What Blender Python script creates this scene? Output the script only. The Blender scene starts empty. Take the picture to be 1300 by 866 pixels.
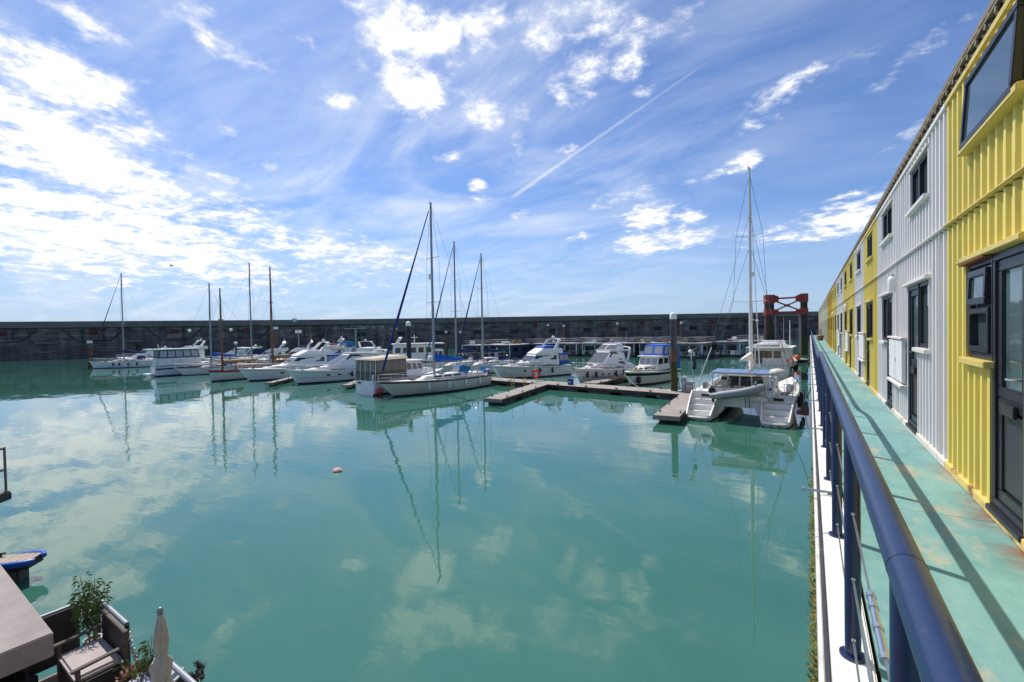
import bpy, bmesh, math, random
from mathutils import Vector, Matrix
random.seed(7)
S = bpy.context.scene
COL = S.collection
# ------------------------------------------------------------------ camera
FPX, EYE = 578.0, 5.5
YAW, PITCH, ROLL = map(math.radians, (33.2, 1.14, 1.13))
CF = Vector((-math.sin(YAW)*math.cos(PITCH), math.cos(YAW)*math.cos(PITCH), -math.sin(PITCH)))
R0 = Vector((math.cos(YAW), math.sin(YAW), 0)); U0 = R0.cross(CF)
CR = math.cos(ROLL)*R0 - math.sin(ROLL)*U0
CU = math.sin(ROLL)*R0 + math.cos(ROLL)*U0
cd = bpy.data.cameras.new("camera"); cam = bpy.data.objects.new("camera", cd); COL.objects.link(cam)
cd.sensor_width = 36.0; cd.lens = 36.0*FPX/1300.0; cd.clip_start = 0.05; cd.clip_end = 6000
m = Matrix((CR, CU, -CF)).transposed().to_4x4(); m.translation = Vector((0, 0, EYE)); cam.matrix_world = m
S.camera = cam
def ray(px, py): return CF + CR*((px-650)/FPX) + CU*((433-py)/FPX)
def at(px, py, z=0.0):
    d = ray(px, py); t = (z-EYE)/d.z
    return Vector((d.x*t, d.y*t, z))
# ------------------------------------------------------------------ view, sun, sky
S.view_settings.view_transform = 'Standard'; S.view_settings.look = 'None'
S.view_settings.exposure = 0.1; S.view_settings.gamma = 1.0
SUN = Vector((-0.67, 0.31, 1.07)).normalized()
sl = bpy.data.lights.new("sun", 'SUN'); so = bpy.data.objects.new("sun", sl); COL.objects.link(so)
sl.energy = 4.4; sl.angle = math.radians(0.55); sl.color = (1.0, 0.955, 0.88)
so.rotation_euler = SUN.to_track_quat('Z', 'Y').to_euler()

def build_world():
    w = bpy.data.worlds.new("World"); S.world = w; w.use_nodes = True
    nt = w.node_tree; N = nt.nodes; L = nt.links; N.clear()
    out = N.new('ShaderNodeOutputWorld'); bg = N.new('ShaderNodeBackground')
    L.new(bg.outputs[0], out.inputs[0])
    sky = N.new('ShaderNodeTexSky'); sky.sky_type = 'NISHITA'; sky.sun_disc = False
    sky.sun_elevation = math.asin(SUN.z); sky.sun_rotation = math.atan2(SUN.x, SUN.y)
    sky.air_density = 1.0; sky.dust_density = 0.6; sky.ozone_density = 2.2
    tc = N.new('ShaderNodeTexCoord'); D = tc.outputs['Generated']
    def mth(op, a, b=None, c=None, clamp=False):
        n = N.new('ShaderNodeMath'); n.operation = op; n.use_clamp = clamp
        for i, v in enumerate((a, b, c)):
            if v is None: continue
            if isinstance(v, (int, float)): n.inputs[i].default_value = v
            else: L.new(v, n.inputs[i])
        return n.outputs[0]
    def dot(vec):
        n = N.new('ShaderNodeVectorMath'); n.operation = 'DOT_PRODUCT'; L.new(D, n.inputs[0]); n.inputs[1].default_value = vec
        return n.outputs['Value']
    def sstep(v, a, b):
        n = N.new('ShaderNodeMapRange'); n.interpolation_type = 'SMOOTHSTEP'; L.new(v, n.inputs[0])
        n.inputs[1].default_value = a; n.inputs[2].default_value = b; n.inputs[3].default_value = 0; n.inputs[4].default_value = 1
        return n.outputs[0]
    sep = N.new('ShaderNodeSeparateXYZ'); L.new(D, sep.inputs[0])
    zz = mth('ADD', mth('MAXIMUM', sep.outputs[2], 0.0), 0.16)
    cb = N.new('ShaderNodeCombineXYZ')
    L.new(mth('DIVIDE', sep.outputs[0], zz), cb.inputs[0]); L.new(mth('DIVIDE', sep.outputs[1], zz), cb.inputs[1])
    def noise(scale, detail, rough, rot=0.0, sx=1, sy=1, dist=0.0, off=0.0):
        mp = N.new('ShaderNodeMapping'); L.new(cb.outputs[0], mp.inputs[0])
        mp.inputs['Rotation'].default_value = (0, 0, rot); mp.inputs['Scale'].default_value = (sx, sy, 1)
        mp.inputs['Location'].default_value = (off, off*0.7, 0)
        n = N.new('ShaderNodeTexNoise'); n.inputs['Scale'].default_value = scale; n.inputs['Detail'].default_value = detail
        n.inputs['Roughness'].default_value = rough; n.inputs['Distortion'].default_value = dist
        L.new(mp.outputs[0], n.inputs[0]); return n.outputs[0]
    # cloud blobs: pixel centre of the cloud, half sizes, tilt, weight -> a fixed direction on the sky dome
    blobs = [(75,100,80,36,10,1.05),(130,80,50,14,-15,.55),(50,180,112,50,14,1.12),(130,150,80,22,12,.8),(110,215,128,44,20,1.08),(190,240,75,22,12,.75),(60,290,125,56,14,1.05),
             (190,300,150,40,16,1.05),(290,255,80,22,22,.7),(330,290,80,22,16,.8),(400,315,80,24,14,.8),(470,325,70,22,8,.7),(230,345,120,22,4,.55),
             (360,352,110,10,3,.5),(60,372,60,9,0,.45),(480,358,60,6,0,.4),(270,225,32,10,0,.75),(430,127,20,9,5,.9),(285,165,18,9,10,.55),(195,107,16,8,5,.6),
             (510,28,55,45,20,.95),(560,45,40,30,30,.9),(524,108,40,32,35,1.05),(612,45,32,28,-35,.9),(612,142,26,20,10,.95),(664,142,22,10,0,.8),(690,50,30,20,-10,.8),
             (745,95,30,26,-30,.95),(793,82,24,16,-20,.85),(760,30,80,30,0,.6),(868,52,16,10,-30,.6),(607,234,12,8,0,.75),(610,258,24,7,0,.6),(662,272,20,6,0,.65),
             (800,249,32,9,-5,.9),(822,275,32,17,-5,.95),(870,272,20,9,0,.9),(770,262,18,5,0,.6),(840,305,66,15,-4,.9),(905,300,40,8,0,.6),(775,316,26,5,0,.5),
             (945,207,18,13,-30,.85),(915,222,22,9,-20,.7),(900,160,20,10,0,.4),(993,118,45,16,-20,.7),(955,160,40,10,-20,.5),(1075,275,60,22,-10,.95),(1000,297,45,12,-6,.75),(1105,262,40,18,-20,.6),
             (1010,105,30,10,-25,.75),(470,15,30,14,10,.7),(600,20,26,14,-10,.75),(715,110,20,16,-20,.75),(500,135,16,9,10,.6),(650,95,14,10,0,.6),(700,15,40,12,-5,.65),(545,160,16,8,10,.55),(810,120,14,8,-10,.5),(380,45,26,9,25,.5),(560,200,20,7,0,.6),(720,190,16,6,0,.55),(640,60,20,14,0,.7),(585,120,14,9,0,.6),(830,30,50,14,-8,.6),(450,70,24,10,20,.55),(660,175,10,18,0,.45),(350,215,24,7,8,.5),(870,235,16,5,-5,.5),(735,300,22,5,0,.5),(1150,175,30,8,-30,.4),(1090,75,70,14,-25,.5),(1180,50,60,12,-35,.5),(250,20,80,25,35,.55),(110,30,60,20,35,.55)]
    acc = None
    def add_blob(d, rx, ry, ang, wt):
        nonlocal acc
        right = d.cross(Vector((0, 0, 1)));
        right = right.normalized() if right.length > 1e-3 else Vector((1,0,0)); up = right.cross(d).normalized()
        c, s = math.cos(ang), math.sin(ang)
        e1 = (c*right + s*up)/rx; e2 = (-s*right + c*up)/ry
        a = dot(e1); b = dot(e2)
        q = mth('MULTIPLY_ADD', a, a, mth('MULTIPLY', b, b))
        v = mth('MULTIPLY_ADD', q, -wt*0.72, wt)
        acc = v if acc is None else mth('MAXIMUM', acc, v)
    for px, py, rx, ry, ang, wt in blobs:
        d = ray(px, py); ln = d.length/FPX
        k = 1.0/(d.length*FPX)
        add_blob(d.normalized(), rx*k*1.3, ry*k*1.35, math.radians(-ang), wt)
    rng = random.Random(3)
    for i in range(16):      # the rest of the sky dome carries the same kind of clouds
        az = math.radians(60 + rng.random()*235); el = math.radians(14 + rng.random()*50)
        d = Vector((math.sin(az)*math.cos(el), math.cos(az)*math.cos(el), math.sin(el)))
        add_blob(d, rng.uniform(.08, .28), rng.uniform(.04, .10), rng.uniform(-.4, .4), rng.uniform(.6, 1.0))
    for px, py, rx, ry, wt in [(520,-160,130,50,.8),(200,-180,150,60,.8),(760,-230,120,50,.75),(-200,180,120,60,.8)]:
        d = ray(px, py); k = 1.0/(d.length*FPX); add_blob(d.normalized(), rx*k*1.4, ry*k*1.6, .3, wt)
    n1 = noise(5.5, 10, .62, off=3.0, dist=.25); n2 = noise(16.0, 8, .66, off=9.0)
    nn = mth('MULTIPLY_ADD', n2, 1.35, mth('MULTIPLY', n1, 2.3))          # about 1.83 mean
    s = mth('ADD', mth('MAXIMUM', acc, -0.6), mth('SUBTRACT', nn, 1.83))
    dens = mth('MULTIPLY', sstep(s, .30, 1.15), .97)
    # high thin cirrus, drawn out along one bearing
    c1 = noise(1.25, 10, .60, rot=0.55, sx=.8, sy=1.35, dist=1.1, off=1.7)
    c2 = noise(4.0, 7, .62, rot=0.95, sx=.5, sy=1.3, dist=.5, off=5.2)
    ci = mth('MULTIPLY_ADD', c2, .35, mth('MULTIPLY', c1, .9))
    cir = mth('MULTIPLY', sstep(ci, .47, .92), .62)
    dl = dot(ray(390, 90).normalized())
    cir = mth('MULTIPLY', cir, mth('MULTIPLY_ADD', sstep(dl, .55, .98), 1.0, .30))
    # contrail
    a = ray(648, 252).normalized(); b = ray(890, 84).normalized(); nrm = a.cross(b).normalized(); mid = (a+b).normalized(); tan = nrm.cross(mid)
    along = dot(tan); span = abs((b-a).dot(tan))/2
    wv = mth('MULTIPLY_ADD', mth('SUBTRACT', n2, .5), .004, dot(nrm))
    side = -1 if tan.dot(a) < 0 else 1
    fade = mth('MULTIPLY', sstep(mth('MULTIPLY', along, float(side)), -span, span*.9), .30)
    wid = mth('MULTIPLY_ADD', mth('MULTIPLY', along, float(side)), .008, .0036)
    line = mth('SUBTRACT', 1.0, sstep(mth('DIVIDE', mth('ABSOLUTE', wv), mth('MAXIMUM', wid, .001)), .2, 1.15))
    ends = mth('SUBTRACT', 1.0, sstep(mth('ABSOLUTE', along), span*.9, span*1.02))
    trail = mth('MULTIPLY', mth('MULTIPLY', line, ends), mth('ADD', fade, .14))
    up = sstep(sep.outputs[2], .0, .05)
    def mix(fac, A, B):
        n = N.new('ShaderNodeMix'); n.data_type = 'RGBA'
        (L.new(fac, n.inputs[0]) if not isinstance(fac, float) else setattr(n.inputs[0], 'default_value', fac))
        for v, i in ((A, 6), (B, 7)):
            if isinstance(v, tuple): n.inputs[i].default_value = v
            else: L.new(v, n.inputs[i])
        return n.outputs[2]
    skc = N.new('ShaderNodeVectorMath'); skc.operation = 'MULTIPLY'; L.new(sky.outputs[0], skc.inputs[0]); skc.inputs[1].default_value = SKYTINT
    K = 1.0/WS
    cl_hi = tuple(K*v for v in (1.22, 1.21, 1.22)) + (1,); cl_lo = tuple(K*v for v in (.84, .87, .95)) + (1,)
    ccol = mix(sstep(mth('MULTIPLY_ADD', n2, .8, s), .9, 1.6), cl_lo, cl_hi)
    hz = mth('MULTIPLY', mth('SUBTRACT', 1.0, sstep(sep.outputs[2], -.02, .27)), .66)
    base = mix(hz, skc.outputs[0], tuple(K*v for v in (.40, .555, .80)) + (1,))
    c = mix(mth('MULTIPLY', cir, up), base, tuple(K*v for v in (.76, .84, .98)) + (1,))
    c = mix(trail, c, tuple(K*v for v in (.9, .93, 1.0)) + (1,))
    c = mix(mth('MULTIPLY', dens, up), c, ccol)
    L.new(c, bg.inputs[0]); bg.inputs[1].default_value = WS
WS = 0.1; SKYTINT = (.76, .93, 1.24)
build_world()

# ------------------------------------------------------------------ materials
MATS = {}
def mat(name, col, rough=.5, metal=0.0, var=0.0, scale=3.0, col2=None, bump=0.0, bscale=20.0, spec=.5, stretch=(1,1,1), detail=5, thr=(.35,.7), coat=0.0):
    if name in MATS: return MATS[name]
    mt = bpy.data.materials.new(name); mt.use_nodes = True; nt = mt.node_tree; N, L = nt.nodes, nt.links
    p = N['Principled BSDF']; p.inputs['Roughness'].default_value = rough; p.inputs['Metallic'].default_value = metal
    p.inputs['Specular IOR Level'].default_value = spec; p.inputs['Coat Weight'].default_value = coat
    c = tuple(col) + (1,); p.inputs['Base Color'].default_value = c
    if var > 0 or col2 or bump > 0:
        tc = N.new('ShaderNodeTexCoord'); mp = N.new('ShaderNodeMapping'); L.new(tc.outputs['Object'], mp.inputs[0]); mp.inputs['Scale'].default_value = stretch
    if var > 0 or col2:
        n = N.new('ShaderNodeTexNoise'); n.inputs['Scale'].default_value = scale; n.inputs['Detail'].default_value = detail; n.inputs['Roughness'].default_value = .65
        L.new(mp.outputs[0], n.inputs[0])
        r = N.new('ShaderNodeValToRGB'); L.new(n.outputs[0], r.inputs[0])
        r.color_ramp.elements[0].position = thr[0]; r.color_ramp.elements[1].position = thr[1]
        r.color_ramp.elements[0].color = tuple(v*(1-var) for v in col) + (1,)
        r.color_ramp.elements[1].color = (tuple(col2) + (1,)) if col2 else tuple(min(1, v*(1+var)) for v in col) + (1,)
        L.new(r.outputs[0], p.inputs['Base Color'])
    if bump > 0:
        n2 = N.new('ShaderNodeTexNoise'); n2.inputs['Scale'].default_value = bscale; n2.inputs['Detail'].default_value = 4; L.new(mp.outputs[0], n2.inputs[0])
        bp = N.new('ShaderNodeBump'); bp.inputs['Strength'].default_value = 1; bp.inputs['Distance'].default_value = bump
        L.new(n2.outputs[0], bp.inputs['Height']); L.new(bp.outputs[0], p.inputs['Normal'])
    MATS[name] = mt; return mt
gel = mat('white_gelcoat', (.86,.83,.78), .28, var=.07, scale=1.3)
gelw = mat('cool_gelcoat', (.82,.80,.77), .28, var=.06, scale=1.1)
cream = mat('cream_gelcoat', (.66,.63,.54), .35, var=.08, scale=1.4)
deckm = mat('deck_paint', (.79,.76,.70), .6, var=.12, scale=2.2)
pgrey = mat('pale_grey_deck', (.50,.49,.47), .7, var=.15, scale=3)
teak = mat('teak', (.27,.17,.09), .7, var=.3, scale=6, stretch=(1,8,1))
wood = mat('varnished_wood', (.25,.105,.04), .4, var=.35, scale=5, stretch=(1,1,.15))
tan = mat('tan_canvas', (.36,.22,.12), .85, var=.2, scale=4)
glass = mat('dark_glass', (.012,.016,.02), .06, spec=.7)
glassb = mat('tinted_glass', (.045,.06,.07), .05, spec=.8)
plexi = mat('clear_canopy_window', (.30,.31,.32), .15, spec=.6)
navy = mat('navy_stripe', (.012,.018,.06), .4)
blackm = mat('black_rubber', (.02,.02,.022), .6)
bootm = mat('boot_antifoul', (.03,.035,.05), .7, var=.3)
bluec = mat('blue_canvas', (.012,.085,.42), .8, var=.2, scale=5, bump=.01, bscale=9)
bluec2 = mat('bright_blue_canvas', (.015,.13,.55), .8, var=.2, scale=5, bump=.01, bscale=9)
navyc = mat('navy_canvas', (.012,.022,.10), .85, var=.25, scale=5, bump=.01, bscale=9)
genoa = mat('furled_blue_sail', (.01,.03,.16), .8, var=.2, scale=6)
tealc = mat('teal_canvas', (.02,.19,.38), .8, var=.2)
redp = mat('red_paint', (.40,.03,.02), .5, var=.2)
redc = mat('red_canvas', (.35,.03,.035), .8, var=.2)
beige = mat('beige_canvas', (.55,.45,.33), .85, var=.12, scale=4)
taupe = mat('taupe_canvas', (.14,.115,.085), .85, var=.2, scale=4)
alu = mat('mast_aluminium', (.33,.335,.35), .4, metal=.35, var=.1, scale=3)
white = mat('white_paint', (.82,.80,.76), .45, var=.07, scale=3)
wmast = mat('white_mast', (.74,.74,.74), .4)
steel = mat('stainless', (.62,.62,.63), .25, metal=.9)
wirem = mat('rigging_wire', (.10,.105,.115), .5, metal=.3)
orange = mat('orange_plastic', (.75,.12,.03), .5, var=.1)
pinkb = mat('pink_buoy', (.62,.08,.07), .5, var=.15)
yel_l = mat('yellow_rail_paint', (.55,.36,.03), .5, var=.1)
grass_m = mat('dirt_grey', (.2,.19,.17), .9, var=.3)

# ------------------------------------------------------------------ mesh helpers
class MB:
    def __init__(s): s.v = []; s.f = []
    def add(s, vs, fs):
        o = len(s.v); s.v += [tuple(p) for p in vs]; s.f += [tuple(o+i for i in f) for f in fs]; return s
    def box(s, a, b, R=None, c=None):
        x0,y0,z0 = a; x1,y1,z1 = b
        vs = [Vector(p) for p in ((x0,y0,z0),(x1,y0,z0),(x1,y1,z0),(x0,y1,z0),(x0,y0,z1),(x1,y0,z1),(x1,y1,z1),(x0,y1,z1))]
        if R is not None:
            c = Vector(c); vs = [R @ (p-c) + c for p in vs]
        return s.add(vs, [(0,3,2,1),(4,5,6,7),(0,1,5,4),(1,2,6,5),(2,3,7,6),(3,0,4,7)])
    def hexa(s, b, t):
        return s.add(list(b)+list(t), [(3,2,1,0),(4,5,6,7),(0,1,5,4),(1,2,6,5),(2,3,7,6),(3,0,4,7)])
    def tube(s, pts, r, n=6, r2=None, caps=True):
        pts = [Vector(p) for p in pts]; k = len(pts); rings = []
        for i, p in enumerate(pts):
            d = (pts[min(i+1,k-1)] - pts[max(i-1,0)]);
            if d.length < 1e-9: d = Vector((0,0,1))
            d.normalize()
            ref = Vector((0,0,1)) if abs(d.z) < .9 else Vector((1,0,0))
            a = d.cross(ref).normalized(); b = d.cross(a)
            rr = r if r2 is None else r + (r2-r)*i/(k-1)
            if callable(r): rr = r(i/(k-1))
            rings.append([p + rr*(math.cos(2*math.pi*j/n)*a + math.sin(2*math.pi*j/n)*b) for j in range(n)])
        vs = [q for rg in rings for q in rg]; fs = []
        for i in range(k-1):
            for j in range(n): fs.append((i*n+j, i*n+(j+1)%n, (i+1)*n+(j+1)%n, (i+1)*n+j))
        if caps: fs += [tuple(range(n))[::-1], tuple((k-1)*n+j for j in range(n))]
        return s.add(vs, fs)
    def lathe(s, prof, c=(0,0,0), n=12, axis='z'):
        vs = []; k = len(prof); c = Vector(c)
        for r, h in prof:
            for j in range(n):
                a = 2*math.pi*j/n; x, y = r*math.cos(a), r*math.sin(a)
                vs.append(c + (Vector((x,y,h)) if axis == 'z' else Vector((h,x,y)) if axis == 'x' else Vector((x,h,y))))
        fs = [(i*n+j, i*n+(j+1)%n, (i+1)*n+(j+1)%n, (i+1)*n+j) for i in range(k-1) for j in range(n)]
        fs += [tuple(range(n))[::-1], tuple((k-1)*n+j for j in range(n))]
        return s.add(vs, fs)
    def ring(s, c, R, r, axis, n=20, m=8):
        c = Vector(c); ax = Vector(axis).normalized(); ref = Vector((0,0,1)) if abs(ax.z) < .9 else Vector((1,0,0))
        a = ax.cross(ref).normalized(); b = ax.cross(a); vs = []
        for i in range(n):
            t = 2*math.pi*i/n; d = math.cos(t)*a + math.sin(t)*b
            for j in range(m):
                u = 2*math.pi*j/m; vs.append(c + d*(R + r*math.cos(u)) + ax*r*math.sin(u))
        return s.add(vs, [(i*m+j, ((i+1)%n)*m+j, ((i+1)%n)*m+(j+1)%m, i*m+(j+1)%m) for i in range(n) for j in range(m)])
    def build(s, name, mt, parent=None, bevel=0.0, smooth=30, seg=2):
        me = bpy.data.meshes.new(name); me.from_pydata(s.v, [], s.f); me.update()
        bm = bmesh.new(); bm.from_mesh(me)
        bmesh.ops.recalc_face_normals(bm, faces=bm.faces)
        if bevel > 0:
            es = [e for e in bm.edges if len(e.link_faces) == 2 and e.calc_face_angle(0) > .5]
            bmesh.ops.bevel(bm, geom=es, offset=bevel, segments=seg, affect='EDGES', clamp_overlap=True)
        bm.to_mesh(me); bm.free()
        me.materials.append(mt)
        if smooth:
            for p in me.polygons: p.use_smooth = True
            me.set_sharp_from_angle(angle=math.radians(smooth))
        o = bpy.data.objects.new(name, me); COL.objects.link(o)
        if parent is not None: o.parent = parent
        return o
def tag(o, label, cat, group=None):
    o['label'] = label; o['category'] = cat
    if group: o['group'] = group
    return o
def thing(name, label, cat, loc=(0,0,0), rot=0.0, group=None):
    o = bpy.data.objects.new(name, None); COL.objects.link(o); o.empty_display_size = .2
    o.location = loc; o.rotation_euler = (0, 0, rot)
    return tag(o, label, cat, group)
def structure(o): o['kind'] = 'structure'; return o
def stuff(o): o['kind'] = 'stuff'; return o
def link_copy(src, name, parent, loc=None, rot=None):
    c = src.copy(); c.name = name; COL.objects.link(c); c.parent = parent
    if loc is not None: c.location = loc
    if rot is not None: c.rotation_euler = rot
    return c

# ------------------------------------------------------------------ water
def build_water():
    o = MB().add([(-3000,-1500,0),(3000,-1500,0),(3000,4500,0),(-3000,4500,0)], [(0,1,2,3)]).build('water', None if False else water_mat(), smooth=0)
    structure(o)
    structure(MB().add([(-3000,-1500,-6),(3000,-1500,-6),(3000,4500,-6),(-3000,4500,-6)], [(0,1,2,3)]).build('seabed', mat('mud', (.08,.09,.06), .9, var=.3), smooth=0))
def water_mat():
    mt = bpy.data.materials.new('harbour_water'); mt.use_nodes = True; nt = mt.node_tree; N, L = nt.nodes, nt.links
    p = N['Principled BSDF']; p.inputs['Roughness'].default_value = .012; p.inputs['IOR'].default_value = 1.62
    tc = N.new('ShaderNodeTexCoord')
    def noise(scale, det, rot=0, sx=1, sy=1, rough=.5):
        mp = N.new('ShaderNodeMapping'); L.new(tc.outputs['Object'], mp.inputs[0]); mp.inputs['Rotation'].default_value = (0,0,rot); mp.inputs['Scale'].default_value = (sx,sy,1)
        n = N.new('ShaderNodeTexNoise'); n.inputs['Scale'].default_value = scale; n.inputs['Detail'].default_value = det; n.inputs['Roughness'].default_value = rough
        L.new(mp.outputs[0], n.inputs[0]); return n.outputs[0]
    def mth(op, a, b, c=None):
        n = N.new('ShaderNodeMath'); n.operation = op
        for i, v in enumerate((a, b, c)):
            if v is None: continue
            if isinstance(v, (int, float)): n.inputs[i].default_value = v
            else: L.new(v, n.inputs[i])
        return n.outputs[0]
    r = N.new('ShaderNodeValToRGB'); L.new(noise(.05, 4, rot=.5, sy=1.6), r.inputs[0])
    r.color_ramp.elements[0].position = .3; r.color_ramp.elements[1].position = .75
    r.color_ramp.elements[0].color = (.034,.126,.090,1); r.color_ramp.elements[1].color = (.046,.162,.120,1)
    L.new(r.outputs[0], p.inputs['Base Color'])
    patch = N.new('ShaderNodeMapRange'); L.new(noise(.035, 3, rot=.3, sx=.7, sy=1.6), patch.inputs[0])
    patch.inputs[1].default_value = .42; patch.inputs[2].default_value = .68; patch.inputs[3].default_value = .35; patch.inputs[4].default_value = 1.7
    rot = -YAW
    h1 = noise(.34, 2, rot=.2+rot, sx=.6, sy=1.5)
    h2 = noise(1.25, 3, rot=.35+rot, sx=.5, sy=1.6, rough=.45)
    h3 = noise(5.0, 2, rot=rot, sx=.6, sy=1.5)
    fine = mth('MULTIPLY', mth('MULTIPLY_ADD', h3, .0007, mth('MULTIPLY', h2, .0040)), patch.outputs[0])
    H = mth('MULTIPLY_ADD', h1, .015, fine)
    b = N.new('ShaderNodeBump'); b.inputs['Strength'].default_value = 1; b.inputs['Distance'].default_value = 1.0
    L.new(H, b.inputs['Height']); L.new(b.outputs[0], p.inputs['Normal'])
    return mt
build_water()

# ------------------------------------------------------------------ harbour wall
FH = Vector((-math.sin(YAW), math.cos(YAW), 0)); RH = Vector((math.cos(YAW), math.sin(YAW), 0))
WALLP = [(-330,40),(-255,80),(-200,108),(-149,132.7),(-110,150),(-71.8,166),(-43,171.5),(-15,175.3),(30,180),(79,183.2),(104,184.3),(150,185.5),(220,185)]
def wall_at(s, off=0.0):
    """point on the wall foot, s metres of lateral distance, off metres in front of it"""
    for i in range(len(WALLP)-1):
        (a, za), (b, zb) = WALLP[i], WALLP[i+1]
        if a <= s <= b or i == len(WALLP)-2:
            t = (s-a)/(b-a); z = za + (zb-za)*t
            d = (RH*(b-a) + FH*(zb-za)).normalized(); n = Vector((d.y, -d.x, 0))
            return RH*s + FH*z + n*off, d, n
def wall_strip(mb, s0, s1, prof, step=6.0):
    """prof: closed list of (offset in front, z)"""
    k = max(1, int((s1-s0)/step)); ring = len(prof); vs = []; 
    for i in range(k+1):
        p, d, n = wall_at(s0 + (s1-s0)*i/k)
        for o, z in prof: vs.append(p + n*o + Vector((0,0,z)))
    fs = [(i*ring+j, i*ring+(j+1)%ring, (i+1)*ring+(j+1)%ring, (i+1)*ring+j) for i in range(k) for j in range(ring)]
    fs += [tuple(range(ring)), tuple(k*ring+j for j in range(ring))]
    mb.add(vs, fs)
def wall_mat(name, c1, c2, c3, rows=.9):
    mt = bpy.data.materials.new(name); mt.use_nodes = True; nt = mt.node_tree; N, L = nt.nodes, nt.links
    p = N['Principled BSDF']; p.inputs['Roughness'].default_value = .85
    tc = N.new('ShaderNodeTexCoord')
    n1 = N.new('ShaderNodeTexNoise'); n1.inputs['Scale'].default_value = .35; n1.inputs['Detail'].default_value = 9; n1.inputs['Roughness'].default_value = .75
    mp = N.new('ShaderNodeMapping'); mp.inputs['Scale'].default_value = (.5,.5,2.2); L.new(tc.outputs['Object'], mp.inputs[0]); L.new(mp.outputs[0], n1.inputs[0])
    r = N.new('ShaderNodeValToRGB'); L.new(n1.outputs[0], r.inputs[0]); e = r.color_ramp.elements
    e[0].position = .36; e[0].color = c1 + (1,); e[1].position = .66; e[1].color = c3 + (1,); m_ = e.new(.5); m_.color = c2 + (1,)
    # coursed masonry: joints every `rows` metres, streaks running down
    sep = N.new('ShaderNodeSeparateXYZ'); L.new(tc.outputs['Object'], sep.inputs[0])
    mm = N.new('ShaderNodeMath'); mm.operation = 'PINGPONG'; L.new(sep.outputs[2], mm.inputs[0]); mm.inputs[1].default_value = rows/2
    lt = N.new('ShaderNodeMath'); lt.operation = 'LESS_THAN'; L.new(mm.outputs[0], lt.inputs[0]); lt.inputs[1].default_value = .06
    n2 = N.new('ShaderNodeTexNoise'); n2.inputs['Scale'].default_value = 1.0; n2.inputs['Detail'].default_value = 5
    mp2 = N.new('ShaderNodeMapping'); mp2.inputs['Scale'].default_value = (.55,.55,.06); L.new(tc.outputs['Object'], mp2.inputs[0]); L.new(mp2.outputs[0], n2.inputs[0])
    mr = N.new('ShaderNodeMapRange'); L.new(n2.outputs[0], mr.inputs[0]); mr.inputs[1].default_value = .35; mr.inputs[2].default_value = .7; mr.inputs[3].default_value = .62; mr.inputs[4].default_value = 1.25
    ml = N.new('ShaderNodeMath'); ml.operation = 'MULTIPLY_ADD'; L.new(lt.outputs[0], ml.inputs[0]); ml.inputs[1].default_value = -.3; L.new(mr.outputs[0], ml.inputs[2])
    vm = N.new('ShaderNodeVectorMath'); vm.operation = 'SCALE'; L.new(r.outputs[0], vm.inputs[0]); L.new(ml.outputs[0], vm.inputs['Scale'])
    L.new(vm.outputs[0], p.inputs['Base Color'])
    return mt
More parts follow.
